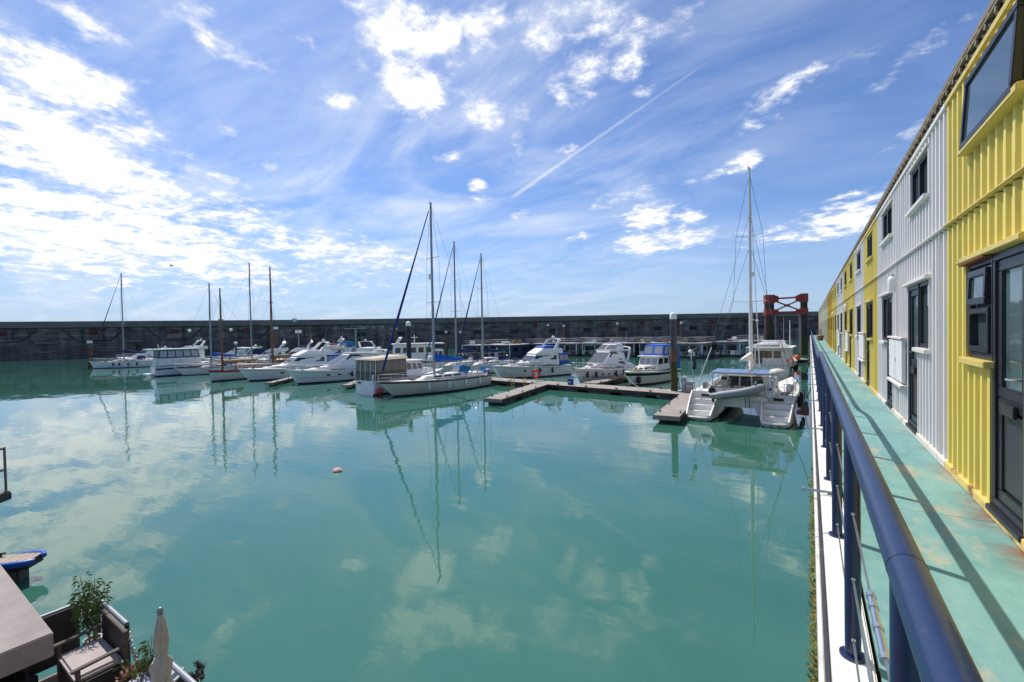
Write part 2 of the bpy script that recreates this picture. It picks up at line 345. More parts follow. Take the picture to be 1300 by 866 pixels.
def build_wall():
    t = thing('harbour_wall', 'long dark stone harbour wall closing off the far side of the marina', 'harbour wall')
    mt_lo = wall_mat('weedy_masonry', (.078,.064,.060), (.140,.117,.108), (.21,.18,.165))
    mt_up = wall_mat('stained_masonry', (.080,.062,.057), (.172,.136,.122), (.35,.29,.255), .75)
    mt_cap = mat('parapet_concrete', (.19,.16,.15), .9, var=.22, scale=.25, detail=8)
    a, b = -330, 215
    m1 = MB(); wall_strip(m1, a, b, [(.9,-6),(.9,4.1),(.4,4.9),(-3,4.9),(-3,-6)]); m1.build('lower_wall', mt_lo, t, smooth=0)
    m2 = MB(); wall_strip(m2, a, b, [(.0,4.9),(.0,9.35),(-3,9.35),(-3,4.9)]); m2.build('upper_wall', mt_up, t, smooth=0)
    m3 = MB(); wall_strip(m3, a, b, [(.55,9.5),(.55,11.35),(.3,11.42),(-2.6,11.42),(-2.6,9.5)]); m3.build('parapet', mt_cap, t, smooth=0)
    dk = mat('dark_iron_and_recess', (.02,.02,.022), .7, var=.3)
    rs = mat('rust_red_board', (.16,.035,.03), .85, var=.35, scale=.8)
    conc = mat('ledge_concrete', (.16,.15,.15), .9, var=.3, scale=.6)
    m4 = MB(); wall_strip(m4, a, b, [(.3,9.3),(.3,9.5),(.0,9.5),(.0,9.3)]); m4.build('shadow_course', dk, t, smooth=0)  # dark strip under the parapet, shade of the recess line put into its colour
    # iron walkway framing on the left-hand half: posts, diagonals, foot rail
    def bar(s0, z0, s1, z1, w=.12, off=.45):
        p0 = wall_at(s0, off)[0] + Vector((0,0,z0)); p1 = wall_at(s1, off)[0] + Vector((0,0,z1)); return MB().tube([p0,p1], w, 4)
    s = -170.0; k = 0
    while s < -62:
        bar(s, 5.2, s, 9.3).build('iron_post', dk, t, smooth=0); bar(s+4.6, 5.2, s+4.6, 9.3).build('iron_post', dk, t, smooth=0)
        bar(s+6.2, 5.4, s+9.6, 9.2).build('iron_brace', dk, t, smooth=0); bar(s+14.4, 9.2, s+17.6, 5.6).build('iron_brace', dk, t, smooth=0)
        bar(s, 5.35, s+6.2, 5.35, .09).build('iron_rail', dk, t, smooth=0); bar(s, 7.6, s+4.6, 7.6, .06).build('iron_rail', dk, t, smooth=0)
        p, d, n = wall_at(s+2.3, .06); mb = MB()
        c = p + Vector((0,0,7.9)); q = [c - d*1.05 - Vector((0,0,.75)), c + d*1.05 - Vector((0,0,.75)), c + d*1.05 + Vector((0,0,.75)), c - d*1.05 + Vector((0,0,.75))]
        mb.hexa([v - n*.1 for v in q], [v + n*.08 for v in q]); mb.build('red_board', rs, t, smooth=0)
        mb = MB(); wall_strip(mb, s+9, s+14, [(1.1,4.6),(1.1,5.3),(.3,5.3),(.3,4.6)]); mb.build('ledge', conc, t, smooth=0)
        s += 19.0
    s = -60.0
    while s < 112:
        mb = MB(); wall_strip(mb, s, s+8.5, [(.5,6.5),(.5,6.75),(-.0,6.75),(-.0,6.5)]); mb.build('ledge', conc, t, smooth=0)
        mb = MB(); wall_strip(mb, s+2.5, s+5.5, [(.25,4.9),(.25,6.45),(.02,6.45),(.02,4.9)]); mb.build('recess_shade', dk, t, smooth=0)  # dark panel below the ledge: a recess's shade put in as colour
        bar(s+9.6, 0, s+9.6, 9.2, .1, 1.0).build('ladder_rail', dk, t, smooth=0); bar(s+10.5, 0, s+10.5, 9.2, .1, 1.0).build('ladder_rail', dk, t, smooth=0)
        if (int(s) % 2 == 0 or s > 20) and not (-60 < s+12 < -44):
            p, d, n = wall_at(s+12, .05); c = p + Vector((0,0,8.0)); q = [c+d*x+Vector((0,0,z)) for x, z in ((-.8,-.7),(.8,-.7),(.8,.7),(-.8,.7))]
            mb = MB(); mb.hexa([v-n*.1 for v in q],[v+n*.05 for v in q]); mb.build('red_board', rs, t, smooth=0)
        s += 14.3
    for s, z, w in [(-141,1.9,2.6),(-128,2.0,3.0),(-104,1.8,2.0),(-96,2.2,2.2)]:
        mb = MB(); wall_strip(mb, s, s+w, [(1.15,z),(1.15,z+.55),(.85,z+.55),(.85,z)]); mb.build('concrete_patch', conc, t, smooth=0)
    for s in (-120, -107, -86, -30, 8):
        mb = MB(); wall_strip(mb, s, s+.7, [(1.05,0),(1.05,3.8),(.85,3.8),(.85,0)]); mb.build('fender_timber', dk, t, smooth=0)
    # DEAD SLOW lettering
    cu = bpy.data.curves.new('lettering', 'FONT'); cu.body = 'DEAD  SLOW'; cu.size = 1.55; cu.extrude = .03; cu.align_x = 'CENTER'; cu.align_y = 'CENTER'; cu.space_character = 1.05
    tmp = bpy.data.objects.new('lettering_curve', cu); COL.objects.link(tmp)
    bpy.context.view_layer.update()
    me = bpy.data.meshes.new_from_object(tmp.evaluated_get(bpy.context.evaluated_depsgraph_get())); bpy.data.objects.remove(tmp)
    me.materials.clear(); me.materials.append(mat('faded_white_letters', (.62,.61,.60), .8, var=.30, scale=1.2))
    o = bpy.data.objects.new('lettering', me); COL.objects.link(o); o.parent = t
    p, d, n = wall_at(-52.5, .06)
    mw = Matrix((d, Vector((0,0,1)), n)).transposed().to_4x4(); mw.translation = p + Vector((0,0,8.35)); o.matrix_local = mw
build_wall()

# ------------------------------------------------------------------ quay, walkway, railing
Z0 = EYE - 1.6          # deck level 3.9
def build_quay():
    dt = bpy.data.materials.new('turquoise_deck'); dt.use_nodes = True; nt = dt.node_tree; N, L = nt.nodes, nt.links
    p = N['Principled BSDF']; p.inputs['Roughness'].default_value = .62
    tc = N.new('ShaderNodeTexCoord')
    def noise(scale, det, sx=1, sy=1, rough=.6, off=0):
        mp = N.new('ShaderNodeMapping'); L.new(tc.outputs['Object'], mp.inputs[0]); mp.inputs['Scale'].default_value = (sx,sy,1); mp.inputs['Location'].default_value = (off,off,0)
        n = N.new('ShaderNodeTexNoise'); n.inputs['Scale'].default_value = scale; n.inputs['Detail'].default_value = det; n.inputs['Roughness'].default_value = rough
        L.new(mp.outputs[0], n.inputs[0]); return n.outputs[0]
    def ramp(v, stops):
        r = N.new('ShaderNodeValToRGB'); L.new(v, r.inputs[0]); e = r.color_ramp.elements
        e[0].position, e[0].color = stops[0][0], stops[0][1] + (1,); e[1].position, e[1].color = stops[-1][0], stops[-1][1] + (1,)
        for q, c in stops[1:-1]: x = e.new(q); x.color = c + (1,)
        return r.outputs[0]
    def mix(f, A, B):
        n = N.new('ShaderNodeMix'); n.data_type = 'RGBA'; L.new(f, n.inputs[0]); L.new(A, n.inputs[6])
        (L.new(B, n.inputs[7]) if not isinstance(B, tuple) else setattr(n.inputs[7], 'default_value', B)); return n.outputs[2]
    def mth(op, a, b):
        n = N.new('ShaderNodeMath'); n.operation = op; n.use_clamp = True
        for i, v in enumerate((a, b)):
            (L.new(v, n.inputs[i]) if not isinstance(v, (int, float)) else setattr(n.inputs[i], 'default_value', v))
        return n.outputs[0]
    base = ramp(noise(1.6, 8, sy=.5, rough=.7), [(.3,(.095,.245,.230)),(.5,(.135,.305,.290)),(.7,(.185,.355,.33))])
    sc = ramp(noise(9, 6, sx=1, sy=.6, off=4), [(.36,(0,0,0)),(.72,(1,1,1))])
    base = mix(mth('MULTIPLY', sc, .30), base, (.33,.45,.40,1))
    fl = ramp(noise(1.9, 9, sx=1.7, sy=.8, rough=.72, off=2.3), [(.545,(0,0,0)),(.655,(1,1,1))])
    base = mix(mth('MULTIPLY', fl, .55), base, (.52,.36,.20,1))
    sep = N.new('ShaderNodeSeparateXYZ'); L.new(tc.outputs['Object'], sep.inputs[0])
    mr = N.new('ShaderNodeMapRange'); L.new(sep.outputs[0], mr.inputs[0]); mr.inputs[1].default_value = 1.02; mr.inputs[2].default_value = 1.24
    rn = mth('MULTIPLY', mr.outputs[0], ramp(noise(2.4, 8, sx=.6, sy=1.2, rough=.75, off=7), [(.44,(0,0,0)),(.60,(1,1,1))]))
    yf = N.new('ShaderNodeMapRange'); L.new(sep.outputs[1], yf.inputs[0]); yf.inputs[1].default_value = 9; yf.inputs[2].default_value = 4.2
    rn = mth('MULTIPLY', rn, mth('ADD', yf.outputs[0], .15))
    base = mix(rn, base, (.20,.075,.025,1))
    sp2 = ramp(noise(26, 5, rough=.7, off=11), [(.66,(0,0,0)),(.72,(1,1,1))])
    base = mix(mth('MULTIPLY', sp2, .55), base, (.10,.12,.10,1))
    L.new(base, p.inputs['Base Color'])
    b = N.new('ShaderNodeBump'); b.inputs['Distance'].default_value = .002; L.new(noise(60, 4), b.inputs['Height']); L.new(b.outputs[0], p.inputs['Normal'])
    y0, y1 = -8, 96
    wk_ = structure(MB().box((.262,y0,Z0-.06),(1.31,y1,Z0-.012)).build('walkway', mat('plate_gap', (.05,.06,.055), .9), smooth=0))
    ya = -7.0
    while ya < y1:
        yb_ = min(ya+3.03, y1); MB().box((.263,ya+.003,Z0-.0115),(1.309,yb_-.003,Z0)).build('deck_plate', dt, wk_, smooth=0); ya += 3.03
    wk = mat('white_kerb_paint', (.74,.73,.70), .55, var=.10, scale=6, bump=.002, bscale=30)
    rustk = mat('weathered_white_steel', (.66,.65,.63), .6, col2=(.42,.36,.30), scale=3.5, thr=(.5,.8))
    q = structure(MB().box((.045,y0,-6),(5.2,y1,Z0-.33)).build('quay_wall', wall_mat('quay_concrete', (.10,.10,.09), (.20,.19,.17), (.30,.28,.25)), smooth=0))
    t = thing('walkway_kerb', 'white painted steel kerb along the water edge of the turquoise walkway', 'kerb')
    for k in range(17):
        a = y0 + k*6.1; b = min(a + 6.09, y1)
        mb = MB().box((.078,a,Z0-.30),(.245,b,Z0+.012)); mb.build('kerb_beam', wk, t, bevel=.008)
        MB().box((.028,a,Z0-.315),(.050,b,Z0-.03)).build('kerb_lip', rustk, t, bevel=.004)
        MB().box((.052,a,Z0-.318),(.076,b,Z0-.12)).build('kerb_groove', mat('kerb_groove_grey', (.42,.43,.45), .6, var=.1), t, smooth=0)
    MB().box((.247,y0,Z0-.3),(.260,y1,Z0-.05)).build('drain_gap', blackm, t, smooth=0)
    # cleats / hold-off bars sticking out over the water
    proto = None
    for k in range(14):
        y = 5.15 + 3.12*k
        tb = thing('steel_hook', 'stainless hold-off bar sticking out of the white kerb over the water', 'bracket', (.16, y, Z0+.02), 0, 'stainless bars along the kerb')
        if proto is None:
            p1 = MB().tube([(.05,0,.02),(-.10,0,.02),(-.21,.0,.02)], .014, 8).build('bar', steel, tb); p2 = MB().lathe([(.022,-.02),(.022,.012)], (-.22,0,.02), 10, 'x').build('end_disc', steel, tb)
            p3 = MB().box((-.03,-.03,-.006),(.06,.03,.006)).build('foot_plate', steel, tb, bevel=.003); proto = (p1, p2, p3)
        else:
            for s in proto: link_copy(s, s.name.split('.')[0], tb)
    # railing
    navyr = mat('navy_rail_paint', (.009,.025,.080), .36, col2=(.10,.115,.15), scale=22, detail=10, thr=(.66,.84), bump=.0010, bscale=45, coat=.15)
    navyp = mat('navy_post_paint', (.010,.022,.085), .35, var=.25, scale=7, bump=.0008, bscale=50, coat=.2)
    r = thing('railing', 'navy blue tubular railing with steel cables along the walkway edge', 'railing')
    zt = EYE - .50
    pts = [(.163,y,zt) for y in (-4,-2,-1,0,.5,1,1.5,2,3,4,6,8,9.6,10.1)] + [(.172,10.35,zt-.015),(.178,10.65,zt-.075),(.172,10.95,zt-.135),(.163,11.2,zt-.15)] + [(.155,y,zt-.15) for y in (12,16,24,40,70,95)]
    MB().tube(pts, .0345, 20).build('handrail', navyr, r, smooth=60)
    for y in (1.2, 4.2, 7.2): MB().tube([(.163,y-.004,zt),(.163,y+.004,zt)], .0352, 20).build('weld_seam', navyp, r, smooth=60)
    first = None
    for k in range(-3, 63):
        y = 1.18 + 1.503*k
        hi = zt if y < 10.4 else zt - .15
        nm = 'post'
        if k in (-3, 7):
            first = MB().tube([(0,0,0),(0,0,hi-Z0-.03)], .033, 18).build(nm, navyp, r, smooth=60); first.location = (.165, y, Z0+.012)
            MB().lathe([(.055,0),(.055,.012)], (0,0,.001), 16).build('flange', navyp, first, smooth=40)
            for h in (.10,.39,.70):
                MB().lathe([(.008,-.04),(.008,.04)], (0,0,h), 8, 'y').build('cable_eye', steel, first)
        else:
            c = link_copy(first, nm, r, (.165, y, Z0+.012))
            if y < 40:
                for ch in list(first.children): link_copy(ch, ch.name.split('.')[0], c)
    for h in (.10,.39,.70):
        pp = [(.165, 1.18+1.503*k, Z0+.012+h) for k in range(-3, 63)]
        full = []
        for a, b in zip(pp, pp[1:]):
            full += [a, tuple((u+v)/2 - (.012 if i == 2 else 0) for i, (u, v) in enumerate(zip(a, b)))]
        MB().tube(full, .0042, 6).build('cable', steel, r)
    for y in (1.72, 13.9):
        tbk = MB().tube([(.165,y-.16,Z0+.70),(.165,y+.16,Z0+.70)], .011, 10).build('turnbuckle', steel, r)
        for d in (-.17,-.02,.10,.17): MB().tube([(.165,y+d-.012,Z0+.70),(.165,y+d+.012,Z0+.70)], .0145, 8).build('turnbuckle_nut', steel, tbk)
    # weeds on the quay wall below the kerb
    mb = MB(); rg = random.Random(5)
    for i in range(4200):
        y = .9 + rg.random()**2*7; z = Z0 - rg.uniform(.3, 1.6); l = rg.uniform(.04,.17); a = rg.uniform(-1.2,1.2)
        o = Vector((.046,y,z)); tip = o + Vector((-l*rg.uniform(.3,1)*.6, l*math.sin(a)*.7, l*rg.uniform(-.9,.8))); w = Vector((0,math.cos(a),.3))*.008
        mid = (o+tip)/2 + Vector((-.012,0,0))
        mb.add([o-w, o+w, mid+w, mid-w, tip], [(0,1,2,3),(3,2,4)])
    stuff(tag(mb.build('quay_weeds', mat('weeds', (.095,.125,.025), .8, col2=(.26,.15,.03), scale=3.5, thr=(.5,.7)), None, smooth=0), 'green and orange weeds growing on the quay wall under the white kerb', 'weeds'))
build_quay()

# ------------------------------------------------------------------ container apartments
XW = 1.28; MODW = 3.03; YB = 6.75
fr_dark = mat('anthracite_frame', (.020,.020,.026), .38, var=.15, scale=8)
fr_panel = mat('anthracite_door_panel', (.030,.031,.036), .45, var=.12, scale=5)
wg = mat('window_glass', (.06,.085,.09), .03, spec=.9)
wg2 = mat('door_glass', (.09,.14,.145), .05, spec=.9, bump=.004, bscale=2.2, var=.35, scale=1.6)
def facade_mat(name, col, dirt, var=.06):
    mt = bpy.data.materials.new(name); mt.use_nodes = True; nt = mt.node_tree; N, L = nt.nodes, nt.links
    p = N['Principled BSDF']; p.inputs['Roughness'].default_value = .5
    tc = N.new('ShaderNodeTexCoord')
    def noise(scale, st, det=6, off=0):
        mp = N.new('ShaderNodeMapping'); L.new(tc.outputs['Object'], mp.inputs[0]); mp.inputs['Scale'].default_value = st; mp.inputs['Location'].default_value = (off,)*3
        n = N.new('ShaderNodeTexNoise'); n.inputs['Scale'].default_value = scale; n.inputs['Detail'].default_value = det; n.inputs['Roughness'].default_value = .68; L.new(mp.outputs[0], n.inputs[0]); return n.outputs[0]
    def ramp(v, a, b, ca, cb):
        r = N.new('ShaderNodeValToRGB'); L.new(v, r.inputs[0]); e = r.color_ramp.elements; e[0].position = a; e[1].position = b; e[0].color = ca + (1,); e[1].color = cb + (1,); return r.outputs[0]
    base = ramp(noise(1.2, (1,1,.4)), .3, .7, tuple(v*(1-var) for v in col), tuple(min(1,v*(1+var)) for v in col))
    f = ramp(noise(3.2, (1,1.2,.22), 9, 3), .53, .80, (0,0,0), (.75,.75,.75))
    n = N.new('ShaderNodeMix'); n.data_type = 'RGBA'; L.new(f, n.inputs[0]); L.new(base, n.inputs[6]); n.inputs[7].default_value = dirt + (1,)
    L.new(n.outputs[2], p.inputs['Base Color'])
    return mt
FM = {'yellow': facade_mat('yellow_cladding', (.77,.62,.13), (.42,.28,.06)), 'white': facade_mat('white_cladding', (.72,.685,.66), (.44,.41,.38)),
      'gold': facade_mat('golden_cladding', (.62,.40,.02), (.34,.2,.02)), 'cream': facade_mat('cream_cladding', (.62,.57,.42), (.4,.34,.25))}
TM = {'yellow': mat('yellow_trim', (.64,.50,.13), .5, col2=(.40,.22,.06), scale=4, thr=(.55,.8)), 'white': mat('white_trim', (.70,.665,.62), .5, col2=(.42,.34,.27), scale=4, thr=(.58,.85)),
      'gold': mat('gold_trim', (.58,.40,.06), .5, var=.15), 'cream': mat('cream_trim', (.60,.55,.42), .5, var=.12)}
basem = {'yellow': mat('yellow_base_rail', (.66,.50,.16), .6, col2=(.16,.055,.02), scale=3.2, thr=(.52,.70)), 'white': mat('white_base_rail', (.66,.60,.52), .6, col2=(.26,.15,.08), scale=3.2, thr=(.56,.78))}
roofm = mat('weathered_roof_sheet', (.075,.056,.038), .8, var=.4, scale=3, stretch=(1,.5,1))
roofd = mat('roof_batten', (.21,.165,.115), .8, var=.3, scale=5)
def corrugated(mb, y0, y1, zl, zh, holes, x=XW, pitch=None, depth=.028):
    n = max(1, round((y1-y0)/.186)); p = (y1-y0)/n
    ys = []; 
    for i in range(n):
        b = y0 + i*p
        ys += [(b, 0), (b+.58*p, 0), (b+.66*p, -depth), (b+.92*p, -depth)]
    ys.append((y1, 0))
    for (a, xa), (b, xb) in zip(ys, ys[1:]):
        mid = (a+b)/2; spans = [(zl, zh)]
        for (h0, h1, q0, q1) in holes:
            if h0 < mid < h1:
                ns = []
                for s0, s1 in spans:
                    if q0 > s0: ns.append((s0, min(q0, s1)))
                    if q1 < s1: ns.append((max(q1, s0), s1))
                spans = [s for s in ns if s[1] - s[0] > 1e-4]
        for s0, s1 in spans:
            mb.add([(x+xa,a,s0),(x+xb,b,s0),(x+xb,b,s1),(x+xa,a,s1)], [(0,1,2,3)])
def frame_ring(y0, y1, z0, z1, w, x0, x1):
    return MB().box((x0,y0,z0),(x1,y1,z0+w)).box((x0,y0,z1-w),(x1,y1,z1)).box((x0+.001,y0,z0+w),(x1-.001,y0+w,z1-w)).box((x0+.001,y1-w,z0+w),(x1-.001,y1,z1-w))
def window(par, y0, y1, z0, z1, trim, mull=True, tilt=0.0, name='window', fw=.055):
    X0, X1 = XW-.010, XW+.06
    f = frame_ring(y0, y1, z0, z1, fw, X0, X1).build(name, fr_dark, par, bevel=.004)
    if mull:
        ym = (y0+y1)/2; MB().box((X0-.012,ym-.035,z0+fw),(X1-.01,ym+.035,z1-fw)).build('mullion', fr_dark, f, bevel=.004)
    MB().box((XW+.025,y0+fw*.9,z0+fw*.9),(XW+.045,y1-fw*.9,z1-fw*.9)).build('pane', wg, f, smooth=0)
    MB().box((XW-.085,y0-.06,z0-.06),(XW+.06,y1+.06,z0-.004)).build('sill', trim, f, bevel=.006)
    return f
def door(par, y0, y1, z0, z1, hinge_far):
    f = frame_ring(y0, y1, z0, z1, .06, XW-.02, XW+.07).build('door', fr_dark, par, bevel=.004)
    a, b = y0+.065, y1-.065
    zm = z0 + .80
    frame_ring(a, b, zm+.10, z1-.065, .085, XW-.004, XW+.05).build('leaf_frame', fr_dark, f, bevel=.006)
    MB().box((XW+.02,a+.07,zm+.17),(XW+.035,b-.07,z1-.14)).build('pane', wg2, f, smooth=0)
    MB().box((XW+.012,a+.08,z0+.17),(XW+.04,b-.08,zm-.01)).build('door_panel', fr_panel, f, bevel=.004)
    frame_ring(a, b, z0+.065, zm+.098, .085, XW-.003, XW+.049).build('lower_leaf_frame', fr_dark, f, bevel=.006)
    ym = (a+b)/2
    MB().box((XW-.032,ym-.15,zm-.02),(XW-.006,ym+.15,zm+.075)).build('letter_plate', mat('bronze_plate', (.05,.045,.04), .35, metal=.5), f, bevel=.006)
    yh = b-.05 if hinge_far else a+.05
    h = MB().tube([(XW-.004,yh,zm+.28),(XW-.06,yh,zm+.28),(XW-.062,yh+(-.11 if hinge_far else .11),zm+.275)], .009, 8).build('handle', steel, f)
    MB().box((XW-.06,y0-.02,z0-.055),(XW+.06,y1+.02,z0-.004)).build('threshold', fr_dark, f, bevel=.008)
    return f
def container(m, colour, label):
    y0 = YB + MODW*(m-1); y1 = y0 + MODW; B = (m % 2 == 0)
    t = thing('container_house', label, 'house', (0,0,0), 0, 'two storey container houses along the walkway')
    tr = TM[colour]; wl = FM[colour]
    if B: dw, lw, uw = (y0+.88,y0+1.60), (y0+1.62,y0+2.30), (y0+.88,y0+2.19)
    else: lw, dw, uw = (y0+.90,y0+1.62), (y0+1.64,y0+2.36), (y0+.95,y0+2.13)
    zs, zh, zd = 5.18, 6.06, Z0+.10
    uz0, uz1 = 7.14, 7.72
    sp = dw[1] if B else lw[1]          # window and door share one post
    if B: dw, lw = (dw[0], sp-.012), (sp+.012, lw[1])
    else: lw, dw = (lw[0], sp-.012), (sp+.012, dw[1])
    holes = [(lw[0]-.012 if B else lw[0], lw[1] if B else sp, zs-.004, zh), (dw[0] if B else sp, sp if B else dw[1], Z0+.05, zh), (uw[0],uw[1],uz0,uz1)]
    mb = MB(); corrugated(mb, y0, y1, Z0+.085, 6.53, holes); corrugated(mb, y0, y1, 6.57, 7.835, holes)
    mb.build('corrugated_wall', wl, t, smooth=0)
    sh = MB().box((XW+.075,y0+.002,Z0-.2),(5.1,y1-.002,7.86)); sh.build('back_wall', mat('interior_shell', (.05,.05,.05), .9), t, smooth=0)
    # jambs close the depth of each opening
    e0, e1 = min(lw[0],dw[0]), max(lw[1],dw[1])
    for y, za in ((e0-.028, Z0+.09 if dw[0] == e0 else zs), (e1+.001, Z0+.09 if dw[1] == e1 else zs), (uw[0]-.028, 'u'), (uw[1]+.001, 'u')):
        z0, z1 = (uz0, uz1) if za == 'u' else (za, zh)
        MB().box((XW-.032,y,z0),(XW+.07,y+.027,z1)).build('reveal', tr, t, smooth=0)
    MB().box((XW-.022,sp-.0115,zs),(XW+.068,sp+.0115,zh-.001)).build('shared_post', fr_dark, t, smooth=0)
    yj = (sp+.0005) if B else (sp-.0285)
    MB().box((XW-.032,yj,Z0+.09),(XW+.07,yj+.028,zs-.065)).build('reveal', tr, t, smooth=0)
    MB().box((XW-.050,uw[0]-.05,uz1+.001),(XW+.03,uw[1]+.05,uz1+.035)).build('head_trim', tr, t, bevel=.005)
    MB().box((XW-.064,y0+.001,6.539),(XW+.01,y1-.001,6.562)).build('string_course', tr, t, bevel=.006)
    MB().box((XW-.045,y0+.001,7.835),(XW+.06,y1-.001,7.90)).build('eaves_trim', tr, t, bevel=.008)
    MB().box((XW-.05,y0+.001,Z0+.003),(XW+.05,y1-.001,Z0+.085)).build('base_rail', basem.get(colour, tr), t, bevel=.006)
    a, b = min(lw[0],dw[0]), max(lw[1],dw[1])
    MB().box((XW-.085,a-.10,zh+.004),(XW+.03,b+.10,zh+.055)).build('door_canopy', tr, t, bevel=.008)
    window(t, lw[0], lw[1]-.002, zs, zh, tr, mull=False)
    if m == 0:
        w = frame_ring(lw[0]+.06, lw[1]-.10, 5.66, 5.97, .06, -.03, .03)
        for i, v in enumerate(w.v): w.v[i] = (v[0], v[1], v[2]-5.97)
        o = w.build('vent_sash', fr_dark, t, bevel=.006); o.location = (XW-.012, 0, 5.97); o.rotation_euler = (0, math.radians(2), 0)
        MB().box((-.01,lw[0]+.11,-.26),(.01,lw[1]-.15,-.05)).build('pane', wg, o, smooth=0)
        frame_ring(lw[0]+.058, lw[1]-.062, 5.24, 5.63, .05, XW-.03, XW+.03).build('sash', fr_dark, t, bevel=.006)
    door(t, dw[0]+.002, dw[1], zd, zh, not B)
    if m == 0: MB().hexa([(XW-.075,lw[0]-.02,zh-.012),(XW+.0,lw[0]-.02,zh-.012),(XW+.0,lw[1]+.03,zh-.020),(XW-.075,lw[1]+.03,zh-.020)],[(XW-.080,lw[0]-.02,zh+.003),(XW+.0,lw[0]-.02,zh+.003),(XW+.0,lw[1]+.03,zh+.003),(XW-.080,lw[1]+.03,zh+.003)]).build('rusted_flashing', mat('flaking_rust', (.42,.12,.025), .85, var=.4, scale=14, col2=(.16,.05,.02)), t, smooth=0)
    MB().tube([(XW-.045,y0+.25,Z0+.12),(XW-.045,y0+.25,6.50)], .010, 6).build('conduit', tr, t)
    if m == 0:   # top hung window pushed open
        f = frame_ring(uw[0], uw[1], 0, .64, .065, -.03, .035)
        for i, v in enumerate(f.v): f.v[i] = (v[0], v[1], v[2]-.64)
        o = f.build('window', fr_dark, t, bevel=.008); o.location = (XW-.035, 0, uz1+.02); o.rotation_euler = (0, math.radians(3.5), 0)
        MB().box((-.012,uw[0]+.06,-.58),(.012,uw[1]-.06,-.06)).build('pane', wg, o, smooth=0)
        MB().box((XW-.10,uw[0]-.09,uz0-.065),(XW+.06,uw[1]+.09,uz0-.004)).build('sill', tr, t, bevel=.008)
        MB().box((XW+.04,uw[0],uz0),(XW+.065,uw[1],uz1)).build('window_backing', mat('dark_backing', (.05,.05,.05), .9), t, smooth=0)  # dark back plane so the open window shows a dark interior
    else:
        window(t, uw[0], uw[1], uz0, uz1, tr)
    # curved roof: ribbed sheet with battens
    prof = [(XW-.030,7.90),(XW-.018,7.98),(XW+.002,8.06),(XW+.030,8.14),(XW+.066,8.22),(XW+.115,8.30),(XW+.2,8.39),(XW+.4,8.49),(XW+1.0,8.60),(XW+2.2,8.68),(5.1,8.55)]
    n = 18; mb = MB(); vs = []; k = len(prof)
    for i in range(2*n+1):
        y = y0 + (y1-y0)*i/(2*n); bmp = .016 if i % 2 else -.012
        vs += [(x - bmp, y, z + bmp) for x, z in prof]
    mb.add(vs, [(i*k+q, i*k+q+1, (i+1)*k+q+1, (i+1)*k+q) for i in range(2*n) for q in range(k-1)])
    rf = mb.build('roof', roofm, t, smooth=0)
    for i in range(12):
        y = y0 + .12 + i*(MODW/12)
        if i == 0:
            q = prof[0:8]; rb = MB().tube([(x-.020, y, z+.016) for x, z in q], .016, 5); ro = rb.build('roof_rib', roofd, rf, smooth=0)
        else: link_copy(ro, 'roof_rib', rf, (0, i*(MODW/12), 0))
    for x, z in prof[1:7]: MB().box((x-.042,y0+.002,z-.012),(x-.006,y1-.002,z+.012)).build('roof_batten', roofd, rf, smooth=0)
    return t
COLS = {-1:'yellow',0:'yellow',1:'white',2:'white',3:'yellow',4:'white',5:'yellow',6:'yellow',7:'white',8:'white',9:'yellow',10:'yellow',11:'gold',12:'gold',13:'gold'}
LB = {-1:'yellow container house just behind the nearest house, beyond the right edge of the photo',0:'nearest yellow container house with open upper window and half glazed dark door',1:'white container house next to the nearest yellow one, door on its far side',
      2:'second white container house, under the round bulkhead light, beside the single yellow one',3:'single yellow container house standing between two white ones',4:'single white container house standing between yellow ones, past the pair of white ones',
      5:'nearer of the two adjoining yellow container houses in mid row',6:'farther of the two adjoining yellow container houses in mid row',7:'nearer of the two white container houses past the mid row yellow pair',8:'farther of the two white container houses past the mid row yellow pair',
      9:'pale yellow container house just before the golden block, nearer one',10:'pale yellow container house touching the golden block',11:'first golden yellow container house of the golden block',12:'middle golden yellow container house of the golden block',13:'last golden yellow container house, next to the cream ones'}
for mi in range(-1, 14): container(mi, COLS[mi], LB[mi])
def cream_block():
    for q in range(8):
        y0 = YB + MODW*13 + q*6.06; y1 = y0 + 6.06
        t = thing('container_house', 'distant cream container house at the far end of the row of houses', 'house', (0,0,0), 0, 'cream container houses at the far end')
        x = XW + .02; holes = []
        for a in (.9, 3.9):
            holes += [(y0+a,y0+a+1.3,7.15,7.75),(y0+a,y0+a+1.3,Z0+.12,6.05)]
        mb = MB(); corrugated(mb, y0, y1, Z0+.003, 7.90, holes, x); mb.build('corrugated_wall', FM['cream'], t, smooth=0)
        MB().box((x+.075,y0+.002,Z0-.2),(5.1,y1-.002,7.9)).build('back_wall', mat('interior_shell', (.05,.05,.05)), t, smooth=0)
        for h in holes:
            f = frame_ring(h[0],h[1],h[2],h[3],.06,x-.01,x+.06).build('window', fr_dark, t, smooth=0); MB().box((x+.02,h[0]+.05,h[2]+.05),(x+.04,h[1]-.05,h[3]-.05)).build('pane', wg, f, smooth=0)
        MB().box((x-.07,y0,7.903),(x+.1,y1,7.97)).build('eaves_trim', TM['cream'], t, smooth=0)
        MB().add([(x-.06,y0,7.97),(x-.06,y1,7.97),(x,y1,8.2),(x,y0,8.2),(5.1,y1,8.5),(5.1,y0,8.5)], [(0,1,2,3),(3,2,4,5)]).build('roof', roofm, t, smooth=0)
cream_block()
